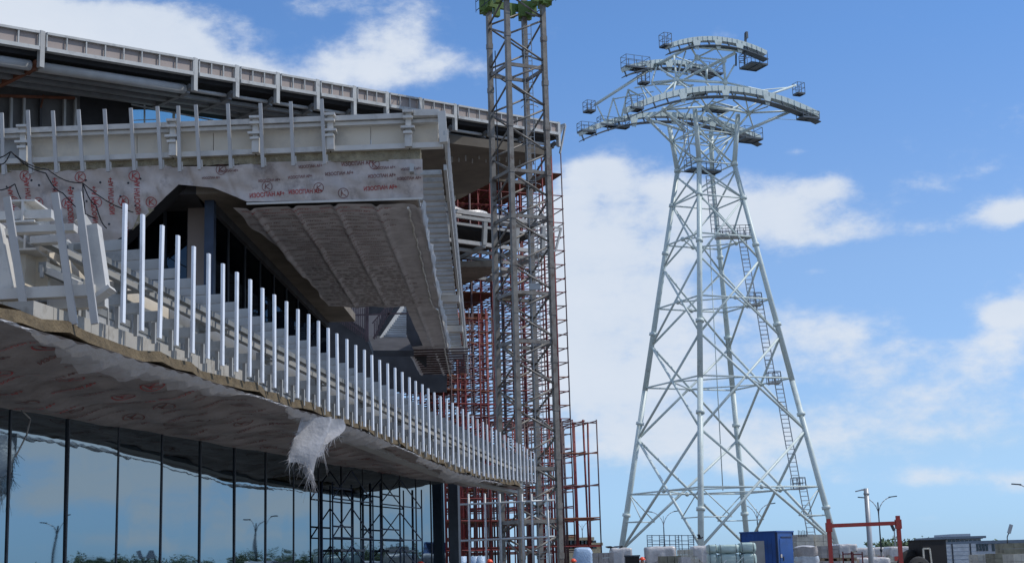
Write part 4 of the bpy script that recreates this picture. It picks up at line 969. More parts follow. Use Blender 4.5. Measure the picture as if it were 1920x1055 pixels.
# ================================================================== SITE YARD
def ground_at(x, Y): q = PY(x, 1045, Y); return V((q.x, Y, 0))
def ztop(x, y, Y): return PY(x, y, Y).z
def slats(mb, c, w, d, z, h):
    for k in range(5): mb.abox(c.x-w/2, c.x+w/2, c.y-d/2+d*k/5+.02, c.y-d/2+d*(k+.75)/5, z+h*.7, z+h)
    for k in (-1, 0, 1): mb.abox(c.x+k*w*.42-.06, c.x+k*w*.42+.06, c.y-d/2+.02, c.y+d/2-.02, z, z+h*.68)
def stack(x0, x1, yt, Y, tiers, mt, label, d=1.4, nx=4, nz=4, wrap=None, cat='pallet stack', group='pallet stacks in the yard'):
    c = ground_at((x0+x1)/2, Y); w = (x1-x0)/FPX*Y; H = ztop((x0+x1)/2, yt, Y)
    T = thing('pallet_stack', label, cat, c, group)
    hz = H/tiers
    for t in range(tiers):
        m = MB(); slats(m, c, w, d, hz*t+.002, .14); m.build('pallet', 'wood', T)
        m = MB(); hh = (hz-.15-(.03 if wrap and t == tiers-1 else 0))/nz
        for i in range(nx):
            for k in range(nz):
                for j in range(2):
                    jx, jz = random.uniform(-.008, .008), random.uniform(0, .006)
                    m.abox(c.x-w/2+w*i/nx+.008+jx, c.x-w/2+w*(i+1)/nx-.008+jx, c.y-d/2+d*j/2+.004, c.y-d/2+d*(j+1)/2-.006+jx, hz*t+.145+hh*k, hz*t+.145+hh*(k+1)-.008-jz)
        m.build('load', mt, T)
    if wrap:
        sd = random.random()*9
        def fn(s, t):
            th = 2*math.pi*s; x, y = math.cos(th), math.sin(th); k_ = 1/max(abs(x), abs(y))
            pr = min(1, t*1.6); dr = max(0, t-.62)/.38
            X, Y2 = x*k_*pr, y*k_*pr
            return V((c.x+X*(w/2+.03+.03*math.sin(th*9+sd)*dr), c.y+Y2*(d/2+.03+.03*math.sin(th*7)*dr), H+.03+.05*abs(math.sin(X*3+sd)*math.cos(Y2*4+sd))*(1-dr)-dr*hz*(.55+.15*math.sin(th*3+sd))))
        MB().grid(fn, 48, 12).build('plastic_wrap', wrap, T)
    return T
stack(1112, 1149, 1035, 66, 2, 'block', 'grey block stack right beside the lower red scaffold foot', wrap=None)
stack(1146, 1182, 1029, 72, 2, 'cream', 'white wrapped pallet stack with a dark sheet on top, left of the black bin', wrap='wrap')
stack(1212, 1262, 1026, 74, 2, 'block', 'wide grey block stack under white film in front of the tower foot', wrap='wrap', d=1.8, nx=5)
stack(1236, 1274, 1041, 66, 1, 'mossy', 'low brown board pallet in front of the wide grey block stack', nx=3, nz=3)
stack(1273, 1297, 1029, 70, 2, 'cream', 'narrow cream block stack to the right of the wide grey block stack', nx=3)
stack(1299, 1326, 1025, 73, 2, 'cream', 'cream block stack under white film left of the mint green bales', wrap='wrap', nx=3)
stack(1274, 1292, 1043, 64, 1, 'wrap', 'small white pallet load at the very bottom, below the narrow cream stack', nx=2, nz=2)
stack(1492, 1524, 1001, 88, 3, 'cream', 'pale crate stack with upright dark bars in its top, directly right of the blue cabin', nx=2, nz=2)
stack(1526, 1557, 1001, 89, 3, 'cream', 'pale crate stack touching the left post of the red gantry', nx=2, nz=2)
stack(1536, 1568, 1022, 70, 3, 'block', 'left half of the paired grey brown block stacks behind the left gantry post', nx=3, nz=3)
stack(1569, 1600, 1022, 70, 3, 'cream', 'right, paler half of the paired block stacks under the red gantry beam', nx=3, nz=3, wrap='wrap')
for i, (x0, x1, yt, Y, lb) in enumerate(((1601, 1634, 1028, 92, 'white wrapped load with red printing directly behind the grey lamp pole'), (1635, 1664, 1027, 94, 'white wrapped load right of the grey lamp pole, red panel on its side'), (1664, 1702, 1026, 90, 'rumpled white wrapped load left of the right gantry post'), (1606, 1660, 1047, 70, 'low white load with red edge at the bottom under the gantry'))):
    T = stack(x0, x1, yt, Y, 1 if i == 3 else 2, 'cream', lb, wrap='wrap', nx=3)
    c = T.location; w = (x1-x0)/FPX*Y; H = ztop((x0+x1)/2, yt, Y); m = MB(); m.abox(c.x-w*.3, c.x+w*.25, c.y-.76, c.y-.745, H*.62, H*.75); m.build('printed_panel', 'redbag', T)
stack(1825, 1857, 1038, 68, 2, 'cream', 'pale stone slab pallet right of the silver sheet bundles', nx=3, nz=4)
stack(1857, 1889, 1036, 66, 2, 'mossy', 'weathered timber crate stack left of the mossy topped crate', nx=2, nz=3)
stack(1876, 1930, 1017, 72, 3, 'mossy', 'tall weathered crate stack with mossy top carrying the tilted lamp', nx=3, nz=2)
stack(1890, 1935, 1037, 62, 2, 'cream', 'pale timber crate at the right border below the mossy crates', nx=3, nz=2)
# pinned dark sheet
c = PY(1152, 1027, 72); o = MB().grid(lambda s, t: V((c.x-.4+.8*s, c.y-.5+t, c.z+.06+.05*math.sin(s*8+t*3))), 12, 6).build('dark_sheet', 'dark', loc=c); tag(o, 'thin dark sheet lying over the white wrapped pallet stack by the black bin', 'sheet')
# upright bars in the crate top
c = PY(1502, 1004, 87.5); T = thing('bar_rack', 'row of thin dark upright bars standing on the pale crate beside the blue cabin', 'bars', c)
for k in range(6): MB().beam(c+V((-.2+.09*k, -.3, -.05)), c+V((-.2+.09*k, -.3, .33-.03*(k % 3))), .03, .03, (0, 1, 0)).build('bar', 'dark', T)
# silver sheet bundles
c = ground_at(1793, 72); SB = thing('sheet_bundle', 'tall stack of silver wrapped metal sheet bundles right of the black box', 'sheet stack', c); H = ztop(1793, 1019, 72); w = 60/FPX*72
for k in range(11):
    z0 = H*k/11; ww = w*random.uniform(.9, 1.0); m = MB(); m.abox(c.x-ww/2, c.x+ww/2+random.uniform(-.03, .03), c.y-.8, c.y+.8, z0+.03, z0+H/11-.01)
    m.build('sheet_layer', 'silver', SB)
m = MB()
for k in (-.25, .3): m.abox(c.x+w*k-.03, c.x+w*k+.03, c.y-.84, c.y-.81, 0, H+.01)
m.build('strap', 'dark', SB)
# grey stone bundle leaning foil stack next to the blue cabin
c = ground_at(1511, 66); FB2 = thing('foil_bundle', 'sagging grey foil wrapped bundle in front of the pale crates, right of the blue cabin', 'bundle', c); H = ztop(1511, 1024, 66)
for k in range(5):
    z0 = H*k/5; ww = 1.0*(1-.05*abs(k-2)); ox = .06*math.sin(k*2.3)
    MB().grid(lambda s, t: V((c.x+ox+ww/2*max(-1, min(1, 1.25*math.cos(2*math.pi*s)))*(.9+.1*math.sin(t*math.pi)), c.y+.6*max(-1, min(1, 1.25*math.sin(2*math.pi*s))), z0+.01+t*(H/5-.02)+.02*math.sin(s*30))), 32, 4).build('bundle_layer', 'silver' if k % 2 else 'block', FB2)
MB().ball(c+Z1*(H-.06), .5, .58, .12, 16, 6, True).build('bundle_top', 'wrap', FB2)
# mint insulation bales
def bale(x0, x1, y0, y1, Y, label):
    z1, z0 = ztop((x0+x1)/2, y0, Y), ztop((x0+x1)/2, y1, Y); q = ground_at((x0+x1)/2, Y); w = (x1-x0)/FPX*Y; cz = (z0+z1)/2; hz = (z1-z0)/2
    T = thing('insulation_bale', label, 'insulation bale', (q.x, Y, z0), 'mint green insulation bales')
    def se(t, p=.45): return math.copysign(abs(math.cos(t))**p, math.cos(t)), math.copysign(abs(math.sin(t))**p, math.sin(t))
    m = MB()
    def fn(s, t):
        a_, b_ = se(2*math.pi*s); e = (t-.5)*math.pi; cc = max(.0001, math.cos(e))**.35; sn = math.copysign(abs(math.sin(e))**.6, math.sin(e))
        rip = 1+.02*math.sin(a_*14+b_*9+sn*5); return V((q.x+w/2*a_*cc*rip, Y+.5*b_*cc*rip, cz+hz*sn))
    m.grid(fn, 40, 16); m.build('bale_body', 'mint', T)
    s = MB()
    for k in (-.35, .3): 
        s.path([V((q.x+w*k, Y-.515, z0+.05)), V((q.x+w*k, Y-.515, z1-.08)), V((q.x+w*k, Y-.3, z1+.01))], .012, 5)
    s.build('strap', 'dark', T)
for i, (x0, x1, y0, y1, lb) in enumerate(((1326, 1345, 1020, 1037, 'upper left mint green bale, narrowest of the pile'), (1343, 1387, 1020, 1037, 'upper middle mint green bale, broad and flattened'), (1385, 1417, 1016, 1036, 'upper right mint green bale against the blue cabin'), (1326, 1345, 1037, 1062, 'lower left mint green bale under the narrowest one'), (1344, 1386, 1037, 1062, 'lower middle mint green bale under the flattened one'), (1386, 1417, 1036, 1062, 'lower right mint green bale in front of the blue cabin'))): bale(x0, x1, y0, y1, 68, lb)
m = MB(); cc = PY(1362, 1050, 66.8)
for k in range(7): m.beam(cc+V((-.6+.2*k, random.uniform(-.1, .1), -.15)), cc+V((-.5+.25*k, 0, random.uniform(-.05, .16))), .08, .01)
tag(m.build('foil_scrap', 'silver', loc=cc), 'crumpled silver foil scraps in front of the mint green bales', 'scrap')
# blue cabin
c = ground_at(1440, 91); H = ztop(1440, 998, 91); BC = thing('blue_cabin', 'blue steel site cabin with grey window panel and a door, beside the mint green bales', 'site cabin', c)
ex = V((math.cos(R_(-33)), math.sin(R_(-33)), 0)); ey = V((-ex.y, ex.x, 0)); hx, hy = 1.16, 1.24
qa = [c-ex*hx-ey*hy, c+ex*hx-ey*hy, c+ex*hx+ey*hy, c-ex*hx+ey*hy]
MB().hexa(qa+[p+Z1*H for p in qa]).build('body', 'blue', BC)
MB().box(c+Z1*(H+.04), ex*(hx+.05), ey*(hy+.05), Z1*.04).build('roof', 'blue', BC)
m = MB(); m.box(c-ey*(hy+.012)-ex*.1+Z1*(H-1.2), ex*.46, ey*.012, Z1*.72); m.build('window_panel', 'grey', BC)
dr = MB(); dr.box(c+ex*(hx+.012)+ey*.15+Z1*(H/2-.1), ex*.012, ey*1.0, Z1*(H/2-.28)); d_ = dr.build('door', 'blue', BC)
MB().box(c+ex*(hx+.04)-ey*.45+Z1*(H*.5), ex*.02, ey*.05, Z1*.12).build('handle', 'dark', d_)
MB().box(c+ex*(hx+.035)-ey*.75+Z1*(H*.55), ex*.01, ey*.10, Z1*.10).build('notice', 'white', BC)
for s in (-1, 1):
    MB().box(c+ex*(hx+.02)+ey*(s*(hy-.04))+Z1*(H/2), ex*.02, ey*.04, Z1*(H/2)).build('corner_trim', 'navy', BC); MB().box(c-ey*(hy+.02)+ex*(s*(hx-.04))+Z1*(H/2), ey*.02, ex*.04, Z1*(H/2)).build('corner_trim', 'navy', BC)
MB().box(c+ex*(hx+.03)+ey*.15+Z1*(H-.28), ex*.02, ey*.8, Z1*.03).build('rain_drip', 'navy', BC)
for k in range(9): MB().box(c-ey*(hy+.006)+ex*(-hx+.1+k*(2*hx-.2)/8)+Z1*(H/2), ex*.03, ey*.012, Z1*(H/2-.1)).build('wall_rib', 'blue', BC)
# red gantry
GR = thing('red_gantry', 'red steel portal frame with two posts and one cross beam in the yard', 'gantry', ground_at(1625, 40)); YG = 40.
def gp(x, y): return PY(x, y, YG)
for (xt, yt, xb, lb) in ((1553, 972, 1559, 0), (1683, 966, 1692, 1)):
    b_ = gp(xb, 1056); t_ = gp(xt, yt); b_ = V((t_.x+(.0), YG, 0))
    m = MB(); m.beam(b_, t_, .10, .10, (0, 1, 0)); m.box(V((t_.x, YG, t_.z-.22)), (.075, 0, 0), (0, .075, 0), (0, 0, .12)); m.box(b_+Z1*.02, (.14, 0, 0), (0, .14, 0), (0, 0, .02)); m.build('post', 'redp', GR)
zc_ = gp(1620, 982).z; MB().beam(V((gp(1553, 972).x+.076, YG, gp(1556, 985).z)), V((gp(1683, 966).x-.076, YG, gp(1680, 980).z)), .09, .10).build('cross_beam', 'redp', GR)
# small red frames
for (x0, x1, yt, Y, lb) in ((1581, 1597, 1033, 52, 'small low red tube frame left of the grey lamp pole'), (1600, 1617, 1034, 54, 'small low red tube frame touching the grey lamp pole')):
    c = ground_at((x0+x1)/2, Y); T = thing('red_trestle', lb, 'trestle', c, 'small red frames'); H = ztop((x0+x1)/2, yt, Y); w = (x1-x0)/FPX*Y
    for s in (-1, 1): MB().beam(c+V((s*w/2, 0, 0)), c+V((s*w/2, 0, H)), .04, .04, (0, 1, 0)).build('post', 'scaf', T)
    MB().beam(c+V((-w/2, 0, H-.08)), c+V((w/2, 0, H-.08)), .04, .04).build('rail', 'scaf', T); MB().beam(c+V((-w/2, 0, .5)), c+V((w/2, 0, .5)), .04, .04).build('rail', 'scaf', T)
# lamps
def street_lamp(x, y, Y, label, h=None, arms=(-1, 1), pole='dark', sc_=1.):
    q = PY(x, y, Y); c = V((q.x, Y, 0)); zt_ = q.z if h is None else h
    T = thing('street_lamp', label, 'street lamp', c, 'double armed street lamps')
    m = MB(); m.tube(c, c+Z1*(zt_*.42), .13*sc_, 10, .11*sc_); m.tube(c+Z1*(zt_*.42), c+Z1*(zt_-2.2*sc_), .10*sc_, 10, .07*sc_); m.tube(c+Z1*(zt_*.40), c+Z1*(zt_*.43), .17*sc_, 10); m.build('pole', pole, T)
    for s in arms:
        pts = [c+V((s*1.9*sc_*(1-math.cos(t)), 0, zt_-2.3*sc_+2.2*sc_*math.sin(t))) for t in [R_(a_) for a_ in (0, 15, 30, 45, 60, 72, 82)]]
        ar = MB().path(pts, .05*sc_, 6).build('arm', 'lampgrey' if pole == 'dark' else pole, T)
        p = pts[-1]; MB().beam(p-V((s*.1, 0, 0)), p+V((s*.75*sc_, 0, .10*sc_)), .26*sc_, .12*sc_).build('lamp_head', 'dark', T)
    m = MB(); m.beam(c+Z1*(zt_-2.3*sc_), c+Z1*(zt_-.7*sc_), .05, .05, (0, 1, 0)); m.build('finial', 'dark', T)
    return T
street_lamp(1645, 930, 74, 'double armed dark street lamp right of the thick grey pole, under the gantry beam', sc_=.40)
street_lamp(1418, 943, 190, 'double armed dark street lamp rising behind the blue cabin')
street_lamp(1243, 957, 215, 'double armed dark street lamp seen through the left side of the lattice tower')
street_lamp(1091, 975, 260, 'distant double armed street lamp behind the lower red scaffold', sc_=.9)
# right edge lamp (also mirrored in the leftmost glass)
street_lamp(1938, 905, 62, 'street lamp at the right border with only one arm tip showing', sc_=.38)
# single grey pole with arm
c = ground_at(1633, 44); PL = thing('lamp_pole', 'thick plain grey pole with one short lamp arm pointing left', 'lamp pole', c); H = PY(1622, 915, 44).z
m = MB().tube(c, c+Z1*H, .085, 14, .07); m.tube(c+Z1*(H-.18), c+Z1*(H-.13), .085, 14); m.build('pole', 'lampgrey', PL)
m = MB(); m.tube(c+Z1*(H-.03), c+V((-.14, 0, H-.04)), .022, 8); m.beam(c+V((-.12, 0, H-.04)), c+V((-.31, 0, H-.08)), .09, .035); m.build('lamp_head', 'lampgrey', PL)
# tilted lamp / camera on the mossy crate
c = PY(1889, 1019, 72); c.z = ztop(1903, 1017, 72)+.0; TL = thing('work_lamp', 'tilted grey work lamp on a thin stalk on top of the mossy crate', 'work lamp', c)
MB().path([c, c+V((.02, 0, .3)), c+V((.12, 0, .5))], .025, 6).build('stalk', 'dark', TL); MB().beam(c+V((.11, 0, .46)), c+V((.26, 0, .86)), .14, .14, (0, 1, 0)).build('lamp_head', 'lampgrey', TL)
c = PY(1678, 1012, 120); c.z = 0; T = thing('work_lamp', 'thin floodlight mast between the gantry posts, next to the right post', 'work lamp', c); H = PY(1678, 994, 120).z; MB().beam(c, c+Z1*H, .08, .08, (0, 1, 0)).build('stalk', 'lampgrey', T); MB().beam(c+Z1*H, c+V((-.2, 0, H+.5)), .2, .2, (0, 1, 0)).build('lamp_head', 'dark', T)
# black box, tyre
c = ground_at(1740, 60); BX = thing('black_box', 'black open fronted steel box with a pale frame leaning on it', 'box', c); H = ztop(1740, 1013, 60); w = 47/FPX*60/2
m = MB(); ex = V((math.cos(R_(12)), math.sin(R_(12)), 0)); ey = V((-ex.y, ex.x, 0))
m.box(c+Z1*(H/2), ex*w, ey*.6, Z1*(H/2)); m.box(c+Z1*(H+.02), ex*(w+.03), ey*.63, Z1*.02); m.build('body', 'black', BX)
m = MB()
for (a_, b_) in (((-w, .05), (-w, H-.3)), ((-w, H-.3), (-w*.45, H-.3)), ((-w*.45, H-.3), (-w*.25, .05))): m.beam(c-ey*.64+ex*a_[0]+Z1*a_[1], c-ey*.64+ex*b_[0]+Z1*b_[1], .06, .05, ey)
m.build('leaning_frame', 'cream', BX)
def tyre(x, yt, Y, label):
    c = ground_at(x, Y); H = ztop(x, yt, Y); R1 = H/2; T = thing('tyre', label, 'tyre', c, 'black tyres'); m = MB(); n = 28
    for i in range(n):
        t0, t1 = 2*math.pi*i/n, 2*math.pi*(i+1)/n
        for j in range(8):
            p0, p1 = 2*math.pi*j/8, 2*math.pi*(j+1)/8
            def q(t, p): r = R1*.72+R1*.28*math.cos(p); return V((c.x+r*math.cos(t)*.8, c.y+.2*math.sin(p)+r*math.cos(t)*.4, R1+r*math.sin(t)))
            m.poly([q(t0, p0), q(t1, p0), q(t1, p1), q(t0, p1)], True)
    m.build('tread', 'rubber', T); MB().ball(c+Z1*R1, R1*.3, .1, R1*.5, 12, 6).build('hub', 'galv', T)
tyre(1708, 1029, 60, 'big black tyre standing just left of the black box')
tyre(1722, 1042, 57, 'smaller black tyre leaning at the corner of the black box')
# black bin + blue wrapped bale + barrels
c = ground_at(1185, 60); T = thing('black_bin', 'small black open box between the white wrapped stack and the tower foot', 'bin', c); H = ztop(1185, 1040, 60); m = MB(); m.abox(c.x-.27, c.x+.27, c.y-.3, c.y+.3, .02, H-.06); m.build('body', 'black', T); MB().abox(c.x-.3, c.x+.3, c.y-.33, c.y+.33, H-.058, H).build('rim', 'dark', T)
c = ground_at(1093, 76); H = ztop(1093, 1026, 76); 
def wl_(s_, t_):
    t0 = 2*math.pi*s_; pw = lambda v: math.copysign(abs(v)**.4, v); e_ = (t_-.5)*math.pi
    return c+V((.5*pw(math.cos(t0))*max(0, math.cos(e_))**.25*(1+.04*math.sin(t_*17+s_*9)), .5*pw(math.sin(t0))*max(0, math.cos(e_))**.25, H*.5+H*.5*math.copysign(abs(math.sin(e_))**.5, math.sin(e_))*(1+.02*math.sin(s_*20))))
o = MB().grid(wl_, 36, 18).build('wrapped_load', 'bluewrap', loc=c); tag(o, 'light blue plastic wrapped load behind the lower red scaffold', 'wrapped load')
for x, lb in ((866, 'left blue plastic barrel low behind the red scaffold'), (890, 'middle blue plastic barrel low behind the red scaffold'), (901, 'right blue plastic barrel, touching the middle one')):
    c = ground_at(x, 80); H = ztop(x, 1042, 80); T = thing('barrel', lb, 'barrel', c, 'blue barrels'); m = MB(); m.tube(c, c+Z1*(H*.5), .25, 16, .29, False); m.tube(c+Z1*(H*.5), c+Z1*H, .29, 16, .25)
    m.build('body', 'bluewrap', T); m = MB()
    for z in (.3, .7): m.tube(c+Z1*(H*z-.02), c+Z1*(H*z+.02), .30, 16)
    m.build('hoop', 'blue', T)
# far scaffold frames
c = ground_at(1258, 130); T = thing('frame_scaffold', 'thin dark frame scaffold in the distance behind the left tower leg', 'scaffold', c); 
for x in (1215, 1224, 1238, 1247, 1257, 1268, 1274, 1280, 1292, 1302):
    p = ground_at(x, 130); MB().beam(p, V((p.x, 130, PY(x, 1002, 130).z)), .06, .06, (0, 1, 0)).build('standard', 'bluescaf', T)
for y in (1003, 1013, 1020, 1028): MB().beam(PY(1214, y, 130), PY(1302, y, 130), .05, .05).build('ledger', 'bluescaf', T)
for (x0, x1) in ((1215, 1224), (1238, 1247), (1268, 1274), (1292, 1302)):
    for y in (1006, 1010, 1016, 1024): MB().beam(PY(x0, y, 130), PY(x1, y, 130), .04, .04).build('rung', 'bluescaf', T)
# bird
c = PY(1312, 1008, 90); m = MB(); m.ball(c, .16, .06, .06, 10, 6); m.ball(c+V((.16, 0, .05)), .05, .05, .05, 8, 5)
for s in (-1, 1): m.poly([c+V((.08, 0, .03)), c+V((-.08, 0, .03)), c+V((-.15, s*.3, .22)), c+V((-.02, s*.3, .22))])
tag(m.build('bird', 'dark', loc=c), 'small dark bird flying beside the front leg of the lattice tower', 'bird')
# far buildings
def far_building(name, label, boxes, Y, wins, mt, roofmt):
    c = ground_at(boxes[0][0], Y); T = thing(name, label, 'building', c)
    for (x0, x1, yt) in boxes:
        p, q = ground_at(x0, Y), ground_at(x1, Y); H = ztop((x0+x1)/2, yt, Y)
        MB().abox(p.x, q.x, Y, Y+18, 0, H).build('wall', mt, T); MB().abox(p.x-.3, q.x+.3, Y-.4, Y+18.4, H+.01, H+.5).build('roof', roofmt, T)
    for (x, y, w, h) in wins:
        a_ = PY(x, y, Y); MB().abox(a_.x-w/2, a_.x+w/2, Y-.12, Y-.02, a_.z-h/2, a_.z+h/2).build('window', 'glassdark', T)
    return T
far_building('brick_building', 'stepped yellow brick building far off behind the lower red scaffold', [(1058, 1082, 1007), (1083, 1112, 1012), (1112, 1128, 1022)], 260, [(1064+7*k, 1020, .9, 1.4) for k in range(8)], 'brick', 'brick')
far_building('grey_hall', 'low grey hall with small windows far right behind the crates', [(1824, 1990, 1017)], 240, [(1832+6*k, 1024, .35, 1.3) for k in range(4)]+[(1862, 1024, .4, 1.4), (1872, 1024, .4, 1.4)], 'farwall', 'farroof')
PV_ = far_building('flat_roof_pavilion', 'distant pavilion with a wide flat overhanging roof behind the silver sheet bundles', [(1775, 1842, 1010)], 300, [(1780+8*k, 1014, .6, .5) for k in range(8)], 'farwall', 'farroof')
p, q = ground_at(1765, 300), ground_at(1848, 300); z = ztop(1806, 1009, 300); MB().abox(p.x, q.x, 298.5, 319, z, z+.45).build('overhanging_roof', 'farroof', PV_)
MB().abox(lerp(p.x, q.x, .25), lerp(p.x, q.x, .7), 300, 312, z+.46, z+.95).build('roof_house', 'farwall', PV_)
# trees: a far wood that reads as one mass, running from behind the yard out to the right
wd = MB(); tr = random.Random(3)
for i in range(330):
    az = R_(tr.uniform(8, 50)); dist = tr.uniform(380, 470); px_ = math.tan(az)
    c = V((dist*math.sin(az), dist*math.cos(az), 0)); h = tr.uniform(3.2, 6.6)*(1.2 if az > R_(20) else .9); w = h*tr.uniform(.5, .95)
    if 11.2 < math.degrees(az) < 12.6 or (15.2 < math.degrees(az) < 19.5 and tr.random() < .85): h *= .6
    if math.degrees(az) < 11: h *= .35
    lob = [(tr.gauss(0, .38)*w, tr.gauss(0, .3)*w, h*tr.uniform(.25, .85), w*tr.uniform(.22, .42)) for _ in range(7)]
    for k in range(300):
        lx_, ly_, lz_, lr_ = lob[k % 7]; dv = V((tr.gauss(0, 1), tr.gauss(0, 1), tr.gauss(0, .8))).normalized()*lr_*tr.random()**.4
        p = c+V((lx_, ly_, max(.1, lz_)))+dv; s = tr.uniform(.22, .5)
        if p.z < 0: continue
        pass; a_ = V((tr.gauss(0, 1), tr.gauss(0, 1), tr.gauss(0, 1))).normalized(); b_ = a_.orthogonal().normalized()
        wd.poly([p-a_*s, p+b_*s*.7, p+a_*s, p-b_*s*.7])
    wd.tube(c, c+Z1*(h*.6), .2, 5, .08)
w_ = wd.build('far_wood', 'leaf'); w_['kind'] = 'stuff'; w_['label'] = 'low dark green wood along the horizon behind the yard'; w_['category'] = 'wood'

# ================================================================== WORKERS (only their helmets reach into the frame)
def person(x, yt, Y, label):
    q = PY(x, yt, Y); H = q.z; c = V((q.x, Y, 0)); T = thing('person', label, 'person', c, 'workers in orange helmets'); k = H/1.86
    J = {'pel': (0, 0, .95), 'ch': (0, .0, 1.28), 'nk': (0, 0, 1.50), 'hd': (0, -.02, 1.66), 'hd2': (0, -.02, 1.74)}
    ed = [('pel', 'ch'), ('ch', 'nk'), ('nk', 'hd'), ('hd', 'hd2')]; rad = {'pel': .15, 'ch': .155, 'nk': .06, 'hd': .095, 'hd2': .085}
    for s, n in ((-1, 'l'), (1, 'r')):
        J.update({'h'+n: (s*.10, 0, .88), 'k'+n: (s*.11, -.02, .48), 'a'+n: (s*.11, .01, .08), 't'+n: (s*.12, -.17, .04), 's'+n: (s*.19, 0, 1.43), 'e'+n: (s*.25, .02, 1.14), 'w'+n: (s*.25, -.10, .90)})
        ed += [('pel', 'h'+n), ('h'+n, 'k'+n), ('k'+n, 'a'+n), ('a'+n, 't'+n), ('ch', 's'+n), ('s'+n, 'e'+n), ('e'+n, 'w'+n)]
        rad.update({'h'+n: .10, 'k'+n: .065, 'a'+n: .05, 't'+n: .045, 's'+n: .065, 'e'+n: .045, 'w'+n: .03})
        pb_ = J['w'+n]
        for f in range(5):
            fx = (f-2)*.018 if f else s*-.03; b1 = 'f%d%s' % (f, n); b2 = 'g%d%s' % (f, n)
            J[b1] = (pb_[0]+fx, pb_[1]-.03-(.02 if f == 0 else 0), pb_[2]-.07+(.03 if f == 0 else 0)); J[b2] = (pb_[0]+fx*1.1, pb_[1]-.05-(.03 if f == 0 else 0), pb_[2]-.15-.01*(2-abs(f-2))+(.06 if f == 0 else 0))
            ed += [('w'+n, b1), (b1, b2)]; rad[b1] = .011; rad[b2] = .008
    names = list(J); me = bpy.data.meshes.new('person_body'); me.from_pydata([tuple(v*k for v in J[n]) for n in names], [(names.index(a_), names.index(b_)) for a_, b_ in ed], [])
    o = bpy.data.objects.new('body', me); COL.objects.link(o)
    sk = o.modifiers.new('skin', 'SKIN'); sub = o.modifiers.new('sub', 'SUBSURF'); sub.levels = sub.render_levels = 1
    for i, n in enumerate(names): me.skin_vertices[0].data[i].radius = (rad[n]*k, rad[n]*k); 
    me.skin_vertices[0].data[0].use_root = True
    dg = bpy.context.evaluated_depsgraph_get(); nm = bpy.data.meshes.new_from_object(o.evaluated_get(dg)); bpy.data.objects.remove(o)
    nm.materials.append(M['skin']); nm.materials.append(M['cloth']); nm.polygons.foreach_set('use_smooth', [True]*len(nm.polygons))
    for p in nm.polygons:
        z = p.center.z/k; p.material_index = 0 if (z > 1.5 or (abs(p.center.x) > .2*k and z < .92 and z > .6)) else 1
    b = bpy.data.objects.new('body', nm); COL.objects.link(b); b.parent = T
    m = MB(); m.ball(c+V((0, -.02, 1.735))*k, .125*k, .145*k, .125*k, 18, 7, True); m.box(c+V((0, -.15, 1.74))*k, (.09*k, 0, 0), (0, .05*k, 0), (0, 0, .008*k)); m.tube(c+V((0, -.02, 1.725))*k, c+V((0, -.02, 1.74))*k, .14*k, 18); m.build('helmet', 'hat', T)
    m = MB()
    m.grid(lambda s, t: c+V((.19*math.cos(2*math.pi*s)*(1+.05*t), .15*math.sin(2*math.pi*s), 1.0+.44*t))*k, 20, 4); m.build('vest', 'vest', T)
    m = MB(); m.ball(c+V((-.035, -.11, 1.665))*k, .012*k, .008*k, .008*k, 6, 4); m.ball(c+V((.035, -.11, 1.665))*k, .012*k, .008*k, .008*k, 6, 4); m.ball(c+V((0, -.125, 1.635))*k, .014*k, .018*k, .02*k, 6, 4); m.build('face', 'skin', T)
for (x, yt, Y, lb) in ((789, 1051, 46, 'worker in orange helmet in front of the right end of the dark glass'), (848, 1049, 58, 'worker in orange helmet at the foot of the dark glass corner column'), (918, 1047, 60, 'worker in orange helmet left of the crane mast foot'), (1075, 1046, 60, 'worker in orange helmet just right of the crane mast foot'), (1204, 1043, 58, 'worker in orange helmet beside the small black bin in the yard')):
    person(x, yt, Y, lb)

# ================================================================== SKY, SUN, CAMERA
SUN_EL, SUN_AZ = 52., 90.      # azimuth clockwise from the view direction (+Y)
w = bpy.data.worlds.new('World'); sc.world = w; w.use_nodes = True; nt = w.node_tree; N = nt.nodes; LK = nt.links
bg = N['Background']; bg.inputs['Strength'].default_value = .10
sky = N.new('ShaderNodeTexSky'); sky.sky_type = 'NISHITA'; sky.sun_disc = False; sky.sun_elevation = R_(SUN_EL); sky.sun_rotation = R_(SUN_AZ)
sky.air_density = 1.0; sky.dust_density = .3; sky.ozone_density = 4.; sky.altitude = 600
tc = N.new('ShaderNodeTexCoord'); sep = N.new('ShaderNodeSeparateXYZ'); LK.new(tc.outputs['Generated'], sep.inputs[0])
def mth(op, a, b=None, c=None, clamp=False):
    n = N.new('ShaderNodeMath'); n.operation = op; n.use_clamp = clamp
    for i, v in enumerate((a, b, c)):
        if v is None: continue
        if isinstance(v, (int, float)): n.inputs[i].default_value = v
        else: LK.new(v, n.inputs[i])
    return n.outputs[0]
AZ = mth('ARCTAN2', sep.outputs[0], sep.outputs[1]); EL = mth('ARCSINE', sep.outputs[2])
cmb = N.new('ShaderNodeCombineXYZ'); LK.new(mth('MULTIPLY', AZ, 1.0), cmb.inputs[0]); LK.new(mth('MULTIPLY', EL, 1.7), cmb.inputs[1])
def noise(scale, det, rough=.6, off=0.):
    n = N.new('ShaderNodeTexNoise'); n.inputs['Scale'].default_value = scale; n.inputs['Detail'].default_value = det; n.inputs['Roughness'].default_value = rough
    v = N.new('ShaderNodeVectorMath'); v.operation = 'ADD'; v.inputs[1].default_value = (off, off*.7, off*.3); LK.new(cmb.outputs[0], v.inputs[0]); LK.new(v.outputs[0], n.inputs['Vector']); return n.outputs['Fac']
n1 = noise(9., 9, .62, 3.1); n2 = noise(30., 6, .6, 7.7); nb_ = noise(3.2, 5, .55, 1.3)
